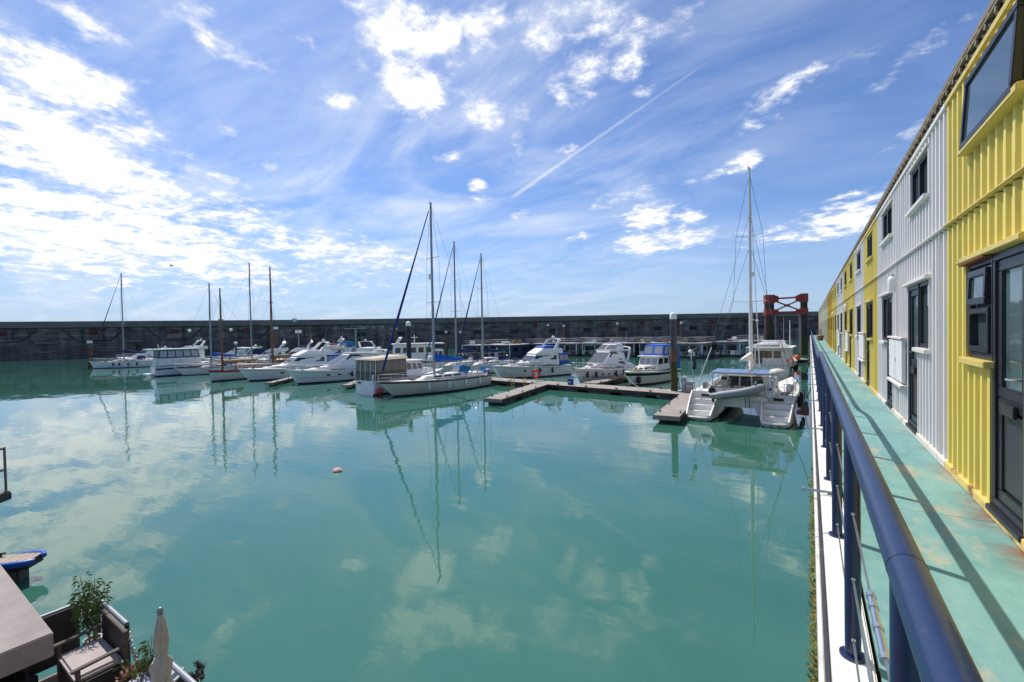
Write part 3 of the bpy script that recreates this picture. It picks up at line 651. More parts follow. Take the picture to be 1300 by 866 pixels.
def wall_fittings():
    cabm = mat('cabinet_white', (.72,.71,.70), .5, var=.06, scale=4)
    for k in range(4):
        y = 9.22 + 6.06*k
        t = thing('meter_cabinet', ['white two door meter cabinet on the nearest white container wall','white meter cabinet between the single yellow and single white houses','third white meter cabinet along the row, on the yellow pair','fourth white meter cabinet along the row, on the farther white pair'][k], 'cabinet', (XW-.036, y, 4.55), 0, 'meter cabinets on the house fronts')
        for a in (0, .70): 
            d = MB().box((-.05,a+.006,.03),(-.001,a+.685,.70)).build('cabinet_door', cabm, t, bevel=.008)
            MB().box((-.06,a+.60,.33),(-.05,a+.64,.40)).build('latch', steel, d, smooth=0)
        MB().box((-.08,-.06,-.045),(.0,1.45,.0)).build('cabinet_sill', TM['white'], t, bevel=.006)
        MB().box((-.07,-.05,.71),(.0,1.44,.745)).build('cabinet_hood', TM['white'], t, bevel=.006)
    lm = mat('lamp_diffuser', (.78,.77,.70), .4)
    for k, y in enumerate((10.2, 22.3, 34.4)):
        t = thing('wall_light', ['white bulkhead light on the nearest white house front','small bulkhead light on the mid row yellow pair','small bulkhead light far along the row, on the last pale yellow house'][k], 'wall light', (XW-.030, y, 6.22), 0, 'bulkhead lights on the house fronts')
        MB().box((-.03,-.07,-.16),(.0,.07,.14)).build('back_plate', white, t, bevel=.01)
        MB().lathe([(.03,-.13),(.055,-.12),(.062,-.05),(.062,.05),(.05,.10),(.02,.11)], (-.055,0,0), 14).build('diffuser', lm, t, smooth=60)
        MB().lathe([(.03,0),(.025,.03)], (-.045,0,.112), 12).build('bracket', mat('grey_metal', (.3,.3,.3), .5), t)
    t = thing('flower_pot', 'brown flower pot by the cream houses at the far end of the walkway', 'flower pot', (.95, 60, Z0))
    MB().lathe([(.22,0),(.33,.5),(.36,.52),(.33,.55)], (0,0,0), 14).build('pot', mat('terracotta', (.30,.12,.06), .8, var=.2), t)
    mb = MB(); rg = random.Random(2)
    for i in range(150):
        a = rg.uniform(0,6.28); r = rg.uniform(0,.35); c = Vector((r*math.cos(a),r*math.sin(a),.6+rg.random()*.6)); d = Vector((rg.uniform(-1,1),rg.uniform(-1,1),rg.uniform(-.3,1)))*.12; w = Vector((-d.y,d.x,0))*.4
        mb.add([c-w,c+w,c+d], [(0,1,2)])
    stuff(mb.build('foliage', mat('pot_foliage', (.16,.09,.04), .7, var=.4), t, smooth=0))
wall_fittings()
#@@BOATS
# ------------------------------------------------------------------ boats
E2 = math.radians(81.1)          # the berths' bearing
def moor(o, px, py, head, L, ref):
    d = Vector((math.cos(head), math.sin(head), 0)); p = at(px, py, 0)
    o.location = p - d*L/2 if ref == 'bow' else p + d*L/2 if ref == 'stern' else p
    o.rotation_euler = (0, 0, head)
class Hull:
    def __init__(s, L, B, fs, fb, rake=1.0, srake=0.0, wt=.8, pw=2.2, wl=.86, flare=.8, mid=.42, draft=.35, sheer=None, yc=0.0):
        s.__dict__.update(locals())
    def z(s, u): return s.sheer(u) if s.sheer else s.fs + (s.fb-s.fs)*u**2
    def _sh(s, u, pw): return s.wt + (1-s.wt)*math.sin(math.pi/2*u/s.mid) if u < s.mid else 1 - ((u-s.mid)/(1-s.mid))**pw
    def half(s, u, t):
        h = s.B/2*s._sh(u, s.pw); w = s.B/2*s.wl*s._sh(u, s.pw*.75)
        if t < 0: return max(.012, w*(1+.45*t))
        return max(.012, w + (h-w)*t**s.flare)
    def pt(s, u, t, sd, off=0.0):
        x = -s.L/2 - s.srake*max(t,0) + u*(s.L + (s.rake + s.srake)*max(t,0))
        z = s.z(u)*t if t >= 0 else s.draft*t
        return Vector((x, s.yc + sd*(s.half(u, t) + off), z))
    def shell(s, name, mt, par, nu=22):
        mb = MB(); T = [-1, -.4, 0, .2, .4, .6, .8, 1.0]; k = len(T)
        us = [i/nu for i in range(nu+1)]
        for sd in (1, -1):
            mb.add([s.pt(u, t, sd) for u in us for t in T], [(i*k+j, (i+1)*k+j, (i+1)*k+j+1, i*k+j+1) for i in range(nu) for j in range(k-1)])
            n = nu*k; 
        mb.add([s.pt(0, t, 1) for t in T] + [s.pt(0, t, -1) for t in reversed(T)], [tuple(range(2*k))])
        mb.add([s.pt(1, t, 1) for t in T] + [s.pt(1, t, -1) for t in T], [(j, j+1, k+j+1, k+j) for j in range(k-1)])
        return mb.build(name, mt, par, smooth=50)
    def deck(s, name, mt, par, drop=.05, nu=18, u0=0.0, u1=1.0, camber=.05):
        vs = []; fs = []
        for i in range(nu+1):
            u = u0 + (u1-u0)*i/nu; a = s.pt(u, 1, 1, -.015)
            hw = a.y - s.yc
            for q in (-1, -.5, 0, .5, 1): vs.append((a.x, s.yc + hw*q, a.z - drop + camber*(1-q*q)*min(1, hw)))
        for i in range(nu):
            for j in range(4): fs.append((i*5+j, i*5+j+1, (i+1)*5+j+1, (i+1)*5+j))
        o = MB().add(vs, fs).build(name, mt, par, smooth=60); return o
    def band(s, name, mt, par, t0, t1, u0=0.0, u1=1.0, off=.014, n=20, sides=(1,-1)):
        for sd in sides:
            vs = []; fs = []
            for i in range(n+1):
                u = u0 + (u1-u0)*i/n
                vs += [s.pt(u,t0,sd,-.02), s.pt(u,t0,sd,off), s.pt(u,t1,sd,off), s.pt(u,t1,sd,-.02)]
            for i in range(n):
                for j in range(3): fs.append((i*4+j, i*4+j+1, (i+1)*4+j+1, (i+1)*4+j))
            fs += [(0,1,2,3), (n*4+3, n*4+2, n*4+1, n*4)]
            MB().add(vs, fs).build(name, mt, par, smooth=40)
    def rub(s, name, mt, par, t=.97, r=.035, u0=0.0, u1=1.0):
        for sd in (1, -1): MB().tube([s.pt(u0 + (u1-u0)*i/20, t, sd, .005) for i in range(21)], r, 6).build(name, mt, par)
    def rail(s, par, u0, u1, h, name='guard_rail', n=9, r=.016, inset=.10, mid=True, closed=True, mt=None):
        us = [u0 + (u1-u0)*i/n for i in range(n+1)]
        def top(u, sd, hh):
            p = s.pt(u, 1, sd, 0); w = max(.05, abs(p.y - s.yc) - inset); return Vector((p.x, s.yc + sd*w, p.z + hh))
        if closed: paths = [[top(u,1,h) for u in us] + [top(u,-1,h) for u in reversed(us)]]
        else: paths = [[top(u,sd,h) for u in us] for sd in (1,-1)]
        mb = MB()
        for pth in paths:
            mb.tube(pth, r, 5)
            if mid: mb.tube([p - Vector((0,0,h*.5)) for p in pth], r*.6, 4)
        for u in us[::2]:
            for sd in (1,-1): mb.tube([top(u,sd,-.04), top(u,sd,h)], r, 5)
        return mb.build(name, mt or steel, par)
    def portlights(s, par, us, t=.6, dt=.09, du=.018, sides=(1,-1), mt=None):
        for u in us: s.band('portlight', mt or glass, par, t-dt, t+dt, u-du, u+du, .012, 3, sides)
def lerp(a, b, t): return a + (b-a)*t
class House:
    def __init__(s, xr, xf, wr, wf, z0, xrt, xft, wrt, wft, z1, z0f=None, z1f=None, yc=0):
        z0f = z0 if z0f is None else z0f; z1f = z1 if z1f is None else z1f
        s.b = [Vector(p) for p in ((xr,yc-wr,z0),(xf,yc-wf,z0f),(xf,yc+wf,z0f),(xr,yc+wr,z0))]
        s.t = [Vector(p) for p in ((xrt,yc-wrt,z1),(xft,yc-wft,z1f),(xft,yc+wft,z1f),(xrt,yc+wrt,z1))]
    def face(s, f):
        b, t = s.b, s.t
        return {'S':(b[0],b[1],t[1],t[0]),'P':(b[3],b[2],t[2],t[3]),'F':(b[1],b[2],t[2],t[1]),'B':(b[0],b[3],t[3],t[0])}[f]
    def p(s, f, a, v):
        q = s.face(f); return lerp(lerp(q[0],q[1],a), lerp(q[3],q[2],a), v)
    def body(s, name, mt, par, bevel=.06): return MB().hexa(s.b, s.t).build(name, mt, par, bevel=bevel)
    def pane(s, f, poly, name, mt, par, off=.016):
        pts = [s.p(f,a,v) for a, v in poly]; n = (pts[1]-pts[0]).cross(pts[2]-pts[1]).normalized()
        cen = (s.b[0]+s.b[1]+s.b[2]+s.b[3]+s.t[0]+s.t[1]+s.t[2]+s.t[3])/8
        if n.dot(pts[0]-cen) < 0: n = -n
        k = len(pts); mb = MB().add([q - n*.02 for q in pts] + [q + n*off for q in pts], [tuple(range(k)), tuple(range(k,2*k))] + [(i,(i+1)%k,k+(i+1)%k,k+i) for i in range(k)])
        return mb.build(name, mt, par, smooth=0)
    def row(s, f, n, a0, a1, v0, v1, par, mt=None, gap=.02, name='window', skew=0.0):
        w = (a1-a0-gap*(n-1))/n
        for i in range(n):
            a = a0 + i*(w+gap); s.pane(f, [(a,v0),(a+w,v0),(a+w+skew,v1),(a+skew,v1)], name, mt or glass, par)
def slab(name, mt, par, x0, x1, w, z, th, bevel=.03, w2=None, z2=None):
    w2 = w if w2 is None else w2; z2 = z if z2 is None else z2
    return MB().hexa([(x0,-w,z),(x1,-w2,z2),(x1,w2,z2),(x0,w,z)], [(x0,-w,z+th),(x1,-w2,z2+th),(x1,w2,z2+th),(x0,w,z+th)]).build(name, mt, par, bevel=bevel)
def fender(par, h, u, sd, mt=navy, dz=.1):
    p = h.pt(u, .62, sd, .13); MB().lathe([(.02,.34),(.10,.26),(.12,.1),(.12,-.2),(.09,-.32),(.02,-.36)], p, 8).build('fender', mt, par)
def arch(par, x0, x1, w, z0, z1, lean, mt, r=.07, name='radar_arch'):
    pts = [(x0,-w,z0),(lerp(x0,x1,.5)-lean*.5,-w*.97,lerp(z0,z1,.5)),(x1-lean,-w*.86,z1-.12),(x1-lean-.03,-w*.7,z1),(x1-lean-.03,0,z1+.03),(x1-lean-.03,w*.7,z1),(x1-lean,w*.86,z1-.12),(lerp(x0,x1,.5)-lean*.5,w*.97,lerp(z0,z1,.5)),(x0,w,z0)]
    mb = MB(); k = len(pts)
    for a, b in zip(pts, pts[1:]):
        a, b = Vector(a), Vector(b); dx = Vector((.22,0,0)); dd = (b-a).normalized(); n = dd.cross(Vector((1,0,0)));
        if n.length < .01: n = Vector((0,0,1))
        n = n.normalized()*.05
        mb.hexa([a-dx-n, a+dx-n, a+dx+n, a-dx+n], [b-dx-n, b+dx-n, b+dx+n, b-dx+n])
    return mb.build(name, mt, par, bevel=0)
def dome(par, x, y, z, r=.22, mt=white): return MB().lathe([(r*.8,0),(r,.06),(r*.98,.16),(r*.7,.27),(r*.2,.32)], (x,y,z), 12).build('radar_dome', mt, par, smooth=60)
def antenna(par, x, y, z, h, lean=0.0): return MB().tube([(x,y,z),(x-lean,y,z+h)], .014, 4, .006).build('antenna', white, par)
def rig(par, h, xm, zt, zd, mt=alu, r=.085, fore=None, genoa_mt=None, cover=None, boom=3.6, zb=None, spr=(.42,.68), aft=True, sprw=1.1, gr=.075, tri=.32, cap=True):
    """mast, spreaders, shrouds, forestay with the furled sail, boom under its cover"""
    MB().tube([(xm,0,zd-.3),(xm,0,zd+(zt-zd)*.7),(xm-.03,0,zt)], r*1.5, 8, r*1.1).build('mast', mt, par)
    tip = Vector((xm-.03,0,zt-.08)); bow = h.pt(1,1,0); bow = Vector((bow.x-.15, 0, bow.z+.08))
    hw = h.half(.5,1)*.92; zdk = h.z(.5)
    W = MB()
    for f in spr:
        z = lerp(zd, zt, f)
        MB().tube([(xm-.12,-sprw*(1.15-.45*f),z+.04),(xm,0,z),(xm-.12,sprw*(1.15-.45*f),z+.04)], .026, 5).build('spreader', mt, par)
    for sd in (1,-1):
        pth = [tip] + [Vector((xm-.12, sd*sprw*(1.15-.45*f), lerp(zd,zt,f)+.04)) for f in sorted(spr, reverse=True)] + [Vector((xm-.15, sd*hw, zdk))]
        W.tube(pth, .015, 3)
        W.tube([Vector((xm,0,lerp(zd,zt,spr[0]))), Vector((xm+.5, sd*hw*.95, zdk))], .010, 3); W.tube([Vector((xm,0,lerp(zd,zt,spr[0]))), Vector((xm-.8, sd*hw*.95, zdk))], .010, 3)
    if aft: W.tube([tip, Vector((-h.L/2-h.srake+.1,0,h.z(0)))], .011, 3)
    W.tube([tip, bow], .011, 3)
    W.build('shrouds', wirem, par)
    if genoa_mt:
        a = lerp(bow, tip, .05); b = lerp(bow, tip, .955)
        MB().tube([lerp(a,b,i/12) for i in range(13)], lambda q: gr*(.75+.5*math.sin(math.pi*min(1,q*1.15+.1)))*(1.05-.45*q), 8).build('furled_genoa', genoa_mt, par)
    if cover:
        zb = zb if zb is not None else zd + 1.15
        MB().tube([(xm-.1,0,zb-.08),(xm-boom,0,zb-.02)], .055, 8).build('boom', mt, par)
        n = 14; pts = [Vector((xm-.02-boom*.97*i/n, .03*math.sin(i*2.1), zb+.12+.30*(1-i/n)**2*.8)) for i in range(n+1)]
        mb = MB(); vs = []; k = 10
        for i, p in enumerate(pts):
            q = i/n; hh = lerp(tri*1.25, .13, q**.7); ww = lerp(.20, .11, q)*(1+.10*math.sin(i*2.7))
            for j in range(k):
                a = 2*math.pi*j/k; vs.append(p + Vector((0, ww*math.cos(a), hh*math.sin(a)*(1 if math.sin(a) > 0 else .75))))
        mb.add(vs, [(i*k+j, i*k+(j+1)%k, (i+1)*k+(j+1)%k, (i+1)*k+j) for i in range(n) for j in range(k)] + [tuple(range(k)), tuple(n*k+j for j in range(k))])
        mb.build('sail_cover', cover, par, smooth=50)
    if cap: MB().box((xm-.16,-.03,zt-.03),(xm+.12,.03,zt+.05)).tube([(xm+.1,0,zt),(xm+.1,0,zt+.5)], .008, 3).build('masthead', mt, par)

def yacht(label, px, py, L, B, fs, fb, zt, cover, gen, head=None, ref='bow', hullm=gel, mt=alu, xm=None, stripe=None, rake=1.0, spray=navyc, boom=3.6, nfen=0, group=None, gr=.075, cabh=.42, tri=.32):
    t = thing('sailing_yacht', label, 'sailing yacht'); head = E2+math.pi if head is None else head
    moor(t, px, py, head, L, ref)
    h = Hull(L, B, fs, fb, rake=rake, srake=.25, wt=.62, pw=1.9, wl=.82, flare=.6, mid=.45)
    h.shell('hull', hullm, t); h.deck('deck', deckm, t, .06)
    h.band('boot_stripe', bootm, t, .0, .09); 
    if stripe: h.band('sheer_stripe', stripe, t, .86, .95)
    h.rub('toe_rail', teak, t, 1.0, .03)
    xm = L*.08 if xm is None else xm; zc = lerp(fs, fb, .3)
    c = House(-L*.20, L*.24, B*.27, B*.12, zc-.05, -L*.19, L*.20, B*.23, B*.10, zc+cabh, z0f=zc+.05, z1f=zc+cabh*.75); c.body('coachroof', deckm, t, .05)
    for f in 'SP': c.row(f, 3, .12, .78, .35, .78, t, glass, .07)
    k = House(-L*.43, -L*.20, B*.30, B*.30, zc-.1, -L*.42, -L*.20, B*.26, B*.27, zc+.28); k.body('cockpit_coaming', deckm, t, .04)
    s = House(-L*.245, -L*.13, B*.25, B*.20, zc+.25, -L*.235, -L*.175, B*.22, B*.17, zc+cabh+.62); s.body('spray_hood', spray, t, .08); s.pane('F', [(.1,.1),(.9,.1),(.88,.8),(.12,.8)], 'spray_hood_window', plexi, s_ if False else t)
    h.rail(t, .62, 1.0, .62, 'pulpit', 6); h.rail(t, .0, .62, .58, 'guard_wires', 8, .010, closed=False)
    MB().ring((-L*.38,0,zc+.62), .42, .018, (1,0,0), 18, 5).tube([(-L*.38,0,zc-.1),(-L*.38,0,zc+.62)], .05, 6).build('steering_wheel', steel, t)
    rig(t, h, xm, zt, zc+cabh, mt, cover=cover, genoa_mt=gen, boom=boom, gr=gr, tri=tri)
    for x in (L*.32, L*.02): MB().box((x-.26,-.26,lerp(fs,fb,.6) if x > 1 else zc+cabh-.02),(x+.26,.26,(lerp(fs,fb,.6) if x > 1 else zc+cabh)+.07)).build('deck_hatch', glassb, t, bevel=.02)
    for y in (-1,1):
        for x in (-L*.27,-L*.34): MB().lathe([(.10,0),(.08,.12),(.10,.2)], (x,y*B*.27,zc+.28), 8).build('winch', steel, t)
    MB().box((-L*.5-.2,-B*.2,h.z(0)+.1),(-L*.5-.1,B*.2,h.z(0)+.75)).build('stern_dodger', spray, t, bevel=.02)
    for i in range(nfen): fender(t, h, .18+.17*i, 1, gelw); fender(t, h, .18+.17*i, -1, gelw)
    MB().box((h.pt(1,1,0).x-.35,-.09,h.z(1)-.02),(h.pt(1,1,0).x+.12,.09,h.z(1)+.07)).build('bow_roller', steel, t)
    return t, h
# the near yacht with the blue sail cover
t, h = yacht('long white sailing yacht with bright blue sail cover, nearest of the yachts', 500, 504, 10.9, 3.5, 1.15, 1.45, 17.8, bluec2, genoa, head=math.atan2(-10.6,-1.83), hullm=cream, xm=1.0, stripe=mat('dark_grey_stripe',(.035,.035,.04),.45), rake=1.5, spray=tealc, nfen=4, gr=.10, tri=.46)
for z in (3.05,): 
    MB().box((1.05,-.05,z),(1.5,.05,z+.05)).build('radar_bracket', alu, t); dome(t, 1.4, 0, z+.05, .26)
MB().box((1.08,-.06,10.6),(1.35,.06,11.1)).build('steaming_light', white, t)
MB().lathe([(.05,0),(.30,.03),(.36,.25),(.25,.45),(.05,.5)], (-2.9,.3,1.75), 10).build('wheel_cover', tealc, t, smooth=60)
# far left yacht
t, h = yacht('white sailing yacht moored farthest left, dark furled headsail and navy boom cover', 119, 468, 11.0, 3.6, 1.15, 1.4, 18.5, navyc, mat('dark_furled_sail',(.02,.025,.05),.8), head=math.atan2(-8.6,-7.0), hullm=gelw, xm=.6, spray=navyc, rake=.6)
for u in (.30,.42,.55,.64): fender(t, h, u, 1, navy); fender(t, h, u, -1, navy)
# yachts behind
yacht('sailing yacht whose aluminium mast stands just right of the blue sail cover, teal furled headsail', 546, 478, 10.8, 3.4, 1.1, 1.4, 17.8, navyc, mat('teal_furled_sail',(.01,.07,.20),.8), xm=.9, gr=.085)
yacht('sailing yacht with the shortest of the three centre masts, navy sail cover and furled sail', 584, 477, 10.2, 3.3, 1.1, 1.35, 16.1, navyc, navyc, xm=.9, boom=4.4, gr=.085)
yacht('small sailing yacht with bright blue boom cover behind the wooden boat', 233, 477, 8.6, 2.9, .95, 1.15, 13.8, bluec2, None, xm=.7, spray=navyc)
yacht('white sailing yacht with the tallest mast of the left group and slack grey rigging', 281, 472, 11.5, 3.5, 1.15, 1.4, 18.0, None, None, xm=1.0, head=E2+math.pi+.1, mt=mat('dull_grey_mast',(.30,.31,.32),.5,metal=.3))
# wooden boats
def wooden(label, px, py, L, B, zt, hullm, head, gaff):
    t = thing('wooden_sailing_boat', label, 'sailing boat'); moor(t, px, py, head, L, 'bow')
    h = Hull(L, B, 1.0, 1.45, rake=.35, srake=.5, wt=.55, pw=1.8, wl=.85, flare=.5, mid=.45)
    h.shell('hull', hullm, t); h.band('boot_stripe', bootm, t, .0, .12); h.deck('deck', teak, t, .18)
    h.band('bulwark_stripe', redp if not gaff else wood, t, .82, .99, .45 if not gaff else 0, 1.0); h.rub('rub_rail', wood, t, 1.0, .05)
    c = House(-L*.22, L*.12, B*.26, B*.2, .9, -L*.21, L*.11, B*.24, B*.18, 1.75); c.body('deckhouse', wood, t, .05)
    for f in 'SP': c.row(f, 3, .1, .9, .4, .8, t, glass, .08)
    slab('deckhouse_roof', tan, t, -L*.23, L*.13, B*.27, 1.75, .07)
    MB().tube([(h.pt(1,1,0).x-.4,0,1.45),(h.pt(1,1,0).x+1.1,0,1.7)], .07, 8, .05).build('bowsprit', wood, t)
    xm = L*.16 + (0 if gaff else 1.7); wr = .20 if gaff else .15
    MB().tube([(xm,0,.8),(xm,0,zt*.66),(xm,0,zt)], wr, 8, wr*.5).build('mast', wood, t)
    W = MB()
    for sd in (1,-1):
        for dx in (-.9,-.3,.4): W.tube([(xm,0,zt*.66),(xm+dx,sd*B*.45,1.2)], .013, 3)
        W.tube([(xm,0,zt*.95),(xm-.3,sd*B*.5,1.2)], .011, 3)
    W.tube([(xm,0,zt*.95),(h.pt(1,1,0).x+1,0,1.75)], .012, 3); W.tube([(xm,0,zt*.7),(h.pt(1,1,0).x-.2,0,1.5)], .012, 3); W.tube([(xm,0,zt*.9),(-L*.5,0,1.3)], .011, 3)
    W.build('shrouds', wirem, t)
    MB().box((xm-.25,-.2,zt*.66-.06),(xm+.25,.2,zt*.66+.06)).build('crosstree', wood, t, bevel=.02)
    n = 12; mb = MB(); mb.tube([(xm-.1-(L*.55)*i/n, 0, 2.35+.04*i/n) for i in range(n+1)], lambda q: .30*(1-.55*q)+.03*math.sin(q*25), 9); mb.build('furled_sail', tan, t, smooth=60)
    if gaff: MB().tube([(-L*.33,0,.9),(-L*.33,0,zt*.5)], .09, 8, .05).build('mizzen_mast', wood, t)
    mb = MB(); rg = random.Random(4)
    for i in range(14):
        x = rg.uniform(L*.2,L*.42); y = rg.uniform(-.5,.5); z = 1.2
        mb.ring((x,y,z+.1*rg.random()), .2, .035, (rg.uniform(-.3,.3),rg.uniform(-.3,.3),1), 10, 4)
    stuff(mb.build('coiled_rope', mat('old_rope',(.45,.38,.27),.9,var=.2), t, smooth=0))
    return t
wooden('cream wooden boat with red bulwark stripe and short brown mast', 269, 485, 9.2, 3.0, 11.8, cream, math.atan2(-9.2,2.0), False)
wooden('old wooden ketch with tall varnished brown mast and long tan boom cover', 309, 475, 12.5, 3.6, 16.4, wood, E2+math.pi+.05, True)

# motor cruisers
def cruiser_base(name, label, cat, px, py, head, L, B, fs, fb, ref='bow', hullm=gel, rake=1.3, wt=.88, boot=bootm, **kw):
    t = thing(name, label, cat); moor(t, px, py, head, L, ref)
    h = Hull(L, B, fs, fb, rake=rake, srake=-.1, wt=wt, pw=2.5, wl=.80, flare=1.1, mid=.45, **kw)
    h.shell('hull', hullm, t); h.deck('deck', deckm, t, .03); h.band('boot_stripe', boot, t, 0, .10)
    return t, h
def foredeck_gear(t, h, L, B, z):
    for x, w in ((L*.30,.28),(L*.12,.25)): MB().box((x-w,-w,z+.02 if x < L*.2 else z-.16),(x+w,w,z+.09 if x < L*.2 else z-.09)).build('deck_hatch', glassb, t, bevel=.02)
    for u in (.12,.5,.88):
        for sd in (1,-1):
            p = h.pt(u,1,sd,-.12); MB().box((p.x-.14,p.y-.03,p.z),(p.x+.14,p.y+.03,p.z+.09)).build('cleat', steel, t, smooth=0)
    p = h.pt(1,1,0); MB().box((p.x-.55,-.12,p.z),(p.x+.05,.12,p.z+.10)).build('anchor_roller', steel, t, bevel=.02); MB().tube([(p.x-.1,0,p.z-.02),(p.x+.06,0,p.z-.30)], .06, 6).build('anchor', mat('grey_metal',(.3,.3,.3),.5), t)
    for u, sd in ((.30,1),(.48,1),(.30,-1),(.48,-1)): fender(t, h, u, sd, navy)
def sport_cruiser(label, px, py, head, L=11.0, B=3.6, hardtop=True, ref='bow', canopy=None, hullm=gel):
    t, h = cruiser_base('motor_yacht', label, 'motor yacht', px, py, head, L, B, 1.25, 1.75, ref, hullm)
    h.rub('rub_rail', steel, t, .80, .03); h.portlights(t, (.5,.6,.70), .60, .06, .018)
    h.band('swage_line', mat('grey_line',(.25,.26,.28),.4), t, .42, .45, .05, .95, .008)
    tr = House(-L*.05, L*.40, B*.42, B*.12, 1.35, -L*.05, L*.26, B*.36, B*.10, 2.05, z0f=1.65, z1f=1.85); tr.body('fore_cabin', gel, t, .12)
    c = House(-L*.30, L*.22, B*.43, B*.30, 1.3, -L*.28, -L*.02, B*.36, B*.26, 3.05, z0f=1.9, z1f=3.25); c.body('superstructure', gel, t, .14)
    c.pane('F', [(.06,.08),(.94,.08),(.92,.86),(.08,.86)], 'windscreen', mat('grey_windscreen',(.10,.105,.11),.06,spec=.8), t)
    for f in 'SP': c.pane(f, [(.20,.42),(.55,.40),(.90,.55),(.95,.90),(.66,.93),(.42,.80)], 'side_window', glass, t); c.pane(f, [(.05,.15),(.40,.18),(.36,.32),(.16,.34)], 'lower_window', glass, t)
    slab('hardtop', gel, t, -L*.40, -L*.01, B*.39, 3.06, .16, .07, B*.30, 3.22)
    arch(t, -L*.26, -L*.40, B*.42, 1.3, 3.5, .25, gel); dome(t, -L*.40, 0, 3.6, .24)
    sp = House(-L*.5, -L*.34, B*.42, B*.42, .5, -L*.48, -L*.34, B*.40, B*.40, 1.6); sp.body('cockpit_side', gel, t, .08)
    slab('swim_platform', teak, t, -L*.5-.9, -L*.5, B*.42, .35, .10)
    h.rail(t, .45, 1.0, .55, 'pulpit', 8); antenna(t, -L*.38, .8, 3.6, 1.8, .6)
    foredeck_gear(t, h, L, B, 2.05)
    if canopy:
        k = House(-L*.47, -L*.36, B*.42, B*.42, 1.6, -L*.44, -L*.36, B*.38, B*.38, 2.95); k.body('cockpit_canopy', canopy, t, .06)
        for f in 'SP': k.row(f, 1, .12, .88, .25, .8, t, plexi, .1, 'canopy_window')
    return t, h
def flybridge(label, px, py, head, L=11.5, B=3.8, ref='bow', blue=bluec, aft=None, scale=1.0, hullm=gel, zfly=2.85):
    t, h = cruiser_base('flybridge_cruiser', label, 'motor cruiser', px, py, head, L, B, 1.25, 1.65, ref, hullm)
    h.rub('rub_rail', mat('grey_line',(.25,.26,.28),.4), t, .86, .03); h.portlights(t, (.46,.56,.66), .62, .07, .018)
    tr = House(-L*.05, L*.38, B*.42, B*.13, 1.35, -L*.05, L*.24, B*.37, B*.11, 1.95, z0f=1.6, z1f=1.8); tr.body('fore_cabin', gel, t, .12)
    c = House(-L*.30, L*.16, B*.43, B*.36, 1.3, -L*.30, L*.02, B*.39, B*.32, zfly, z0f=1.75); c.body('saloon', gel, t, .10)
    c.row('F', 3, .05, .95, .22, .80, t, glassb, .03, 'windscreen_pane')
    for f in 'SP': c.row(f, 3, .10, .96, .46, .84, t, glass, .02, 'side_window')
    fl = House(-L*.36, L*.04, B*.42, B*.34, zfly, -L*.36, -L*.10, B*.40, B*.30, zfly+.65, z0f=zfly+.02, z1f=zfly+.75); fl.body('flybridge', gel, t, .10)
    if blue:
        cv = House(-L*.34, -L*.08, B*.38, B*.31, zfly+.62, -L*.33, -L*.12, B*.37, B*.30, zfly+.95, z0f=zfly+.70); cv.body('flybridge_cover', blue, t, .07)
    arch(t, -L*.22, -L*.30, B*.41, zfly+.3, zfly+1.75, .15, gel); dome(t, -L*.31, 0, zfly+1.85, .2)
    foredeck_gear(t, h, L, B, 1.95)
    if aft:
        k = House(-L*.46, -L*.30, B*.42, B*.42, 1.35, -L*.44, -L*.30, B*.39, B*.39, zfly); k.body('aft_canopy', aft, t, .06)
        for f in 'SP': k.row(f, 2, .08, .94, .35, .85, t, plexi, .06, 'canopy_window')
        k.row('B', 2, .08, .92, .35, .85, t, plexi, .06, 'canopy_window')
    slab('swim_platform', teak, t, -L*.5-.8, -L*.5, B*.42, .35, .10)
    h.rail(t, .42, 1.0, .6, 'pulpit', 8); antenna(t, -L*.30, .7, zfly+1.8, 1.6, .3)
    return t, h
flyt, _ = flybridge('white motor cruiser with blue side screens, moored right of the red striped wooden boat', 317, 484, math.atan2(-9.3,-2.0), L=11.5, blue=None, aft=bluec)
sport_cruiser('sleek white motor yacht with dark almond side window beside its narrow jetty', 378, 488, math.atan2(-9.6,-1.5), L=11.8, B=3.7)
t, h = flybridge('white flybridge cruiser with blue flybridge cover and blue stern tent, red lifebuoy in front', 634, 481, math.atan2(-8.5,-4.4), L=9.6, B=3.5, aft=bluec, zfly=2.75)
fender(t, h, .93, -1, gelw)
t, h = sport_cruiser('white express cruiser with grey windscreens and radar arch, behind the middle of the pontoon', 737, 488, math.atan2(-9.9,-1.1), L=9.8, B=3.4)
fs_ = House(-2.4, .1, 1.35, 1.0, 3.15, -2.4, -1.5, 1.3, .9, 3.95, z1f=3.9); fs_.body('upper_coaming', gel, t, .1); fs_.row('F', 2, .05, .95, .3, .92, t, glassb, .06, 'upper_windscreen')
for f in 'SP': fs_.pane(f, [(.5,.35),(.95,.35),(.95,.9),(.55,.9)], 'upper_side_window', glassb, t)
MB().ring((-2.0,0,4.35), .1, .03, (0,0,1), 10, 5).build('horn', steel, t)
for u in (.8,.9): fender(t, h, u, 1, blackm)
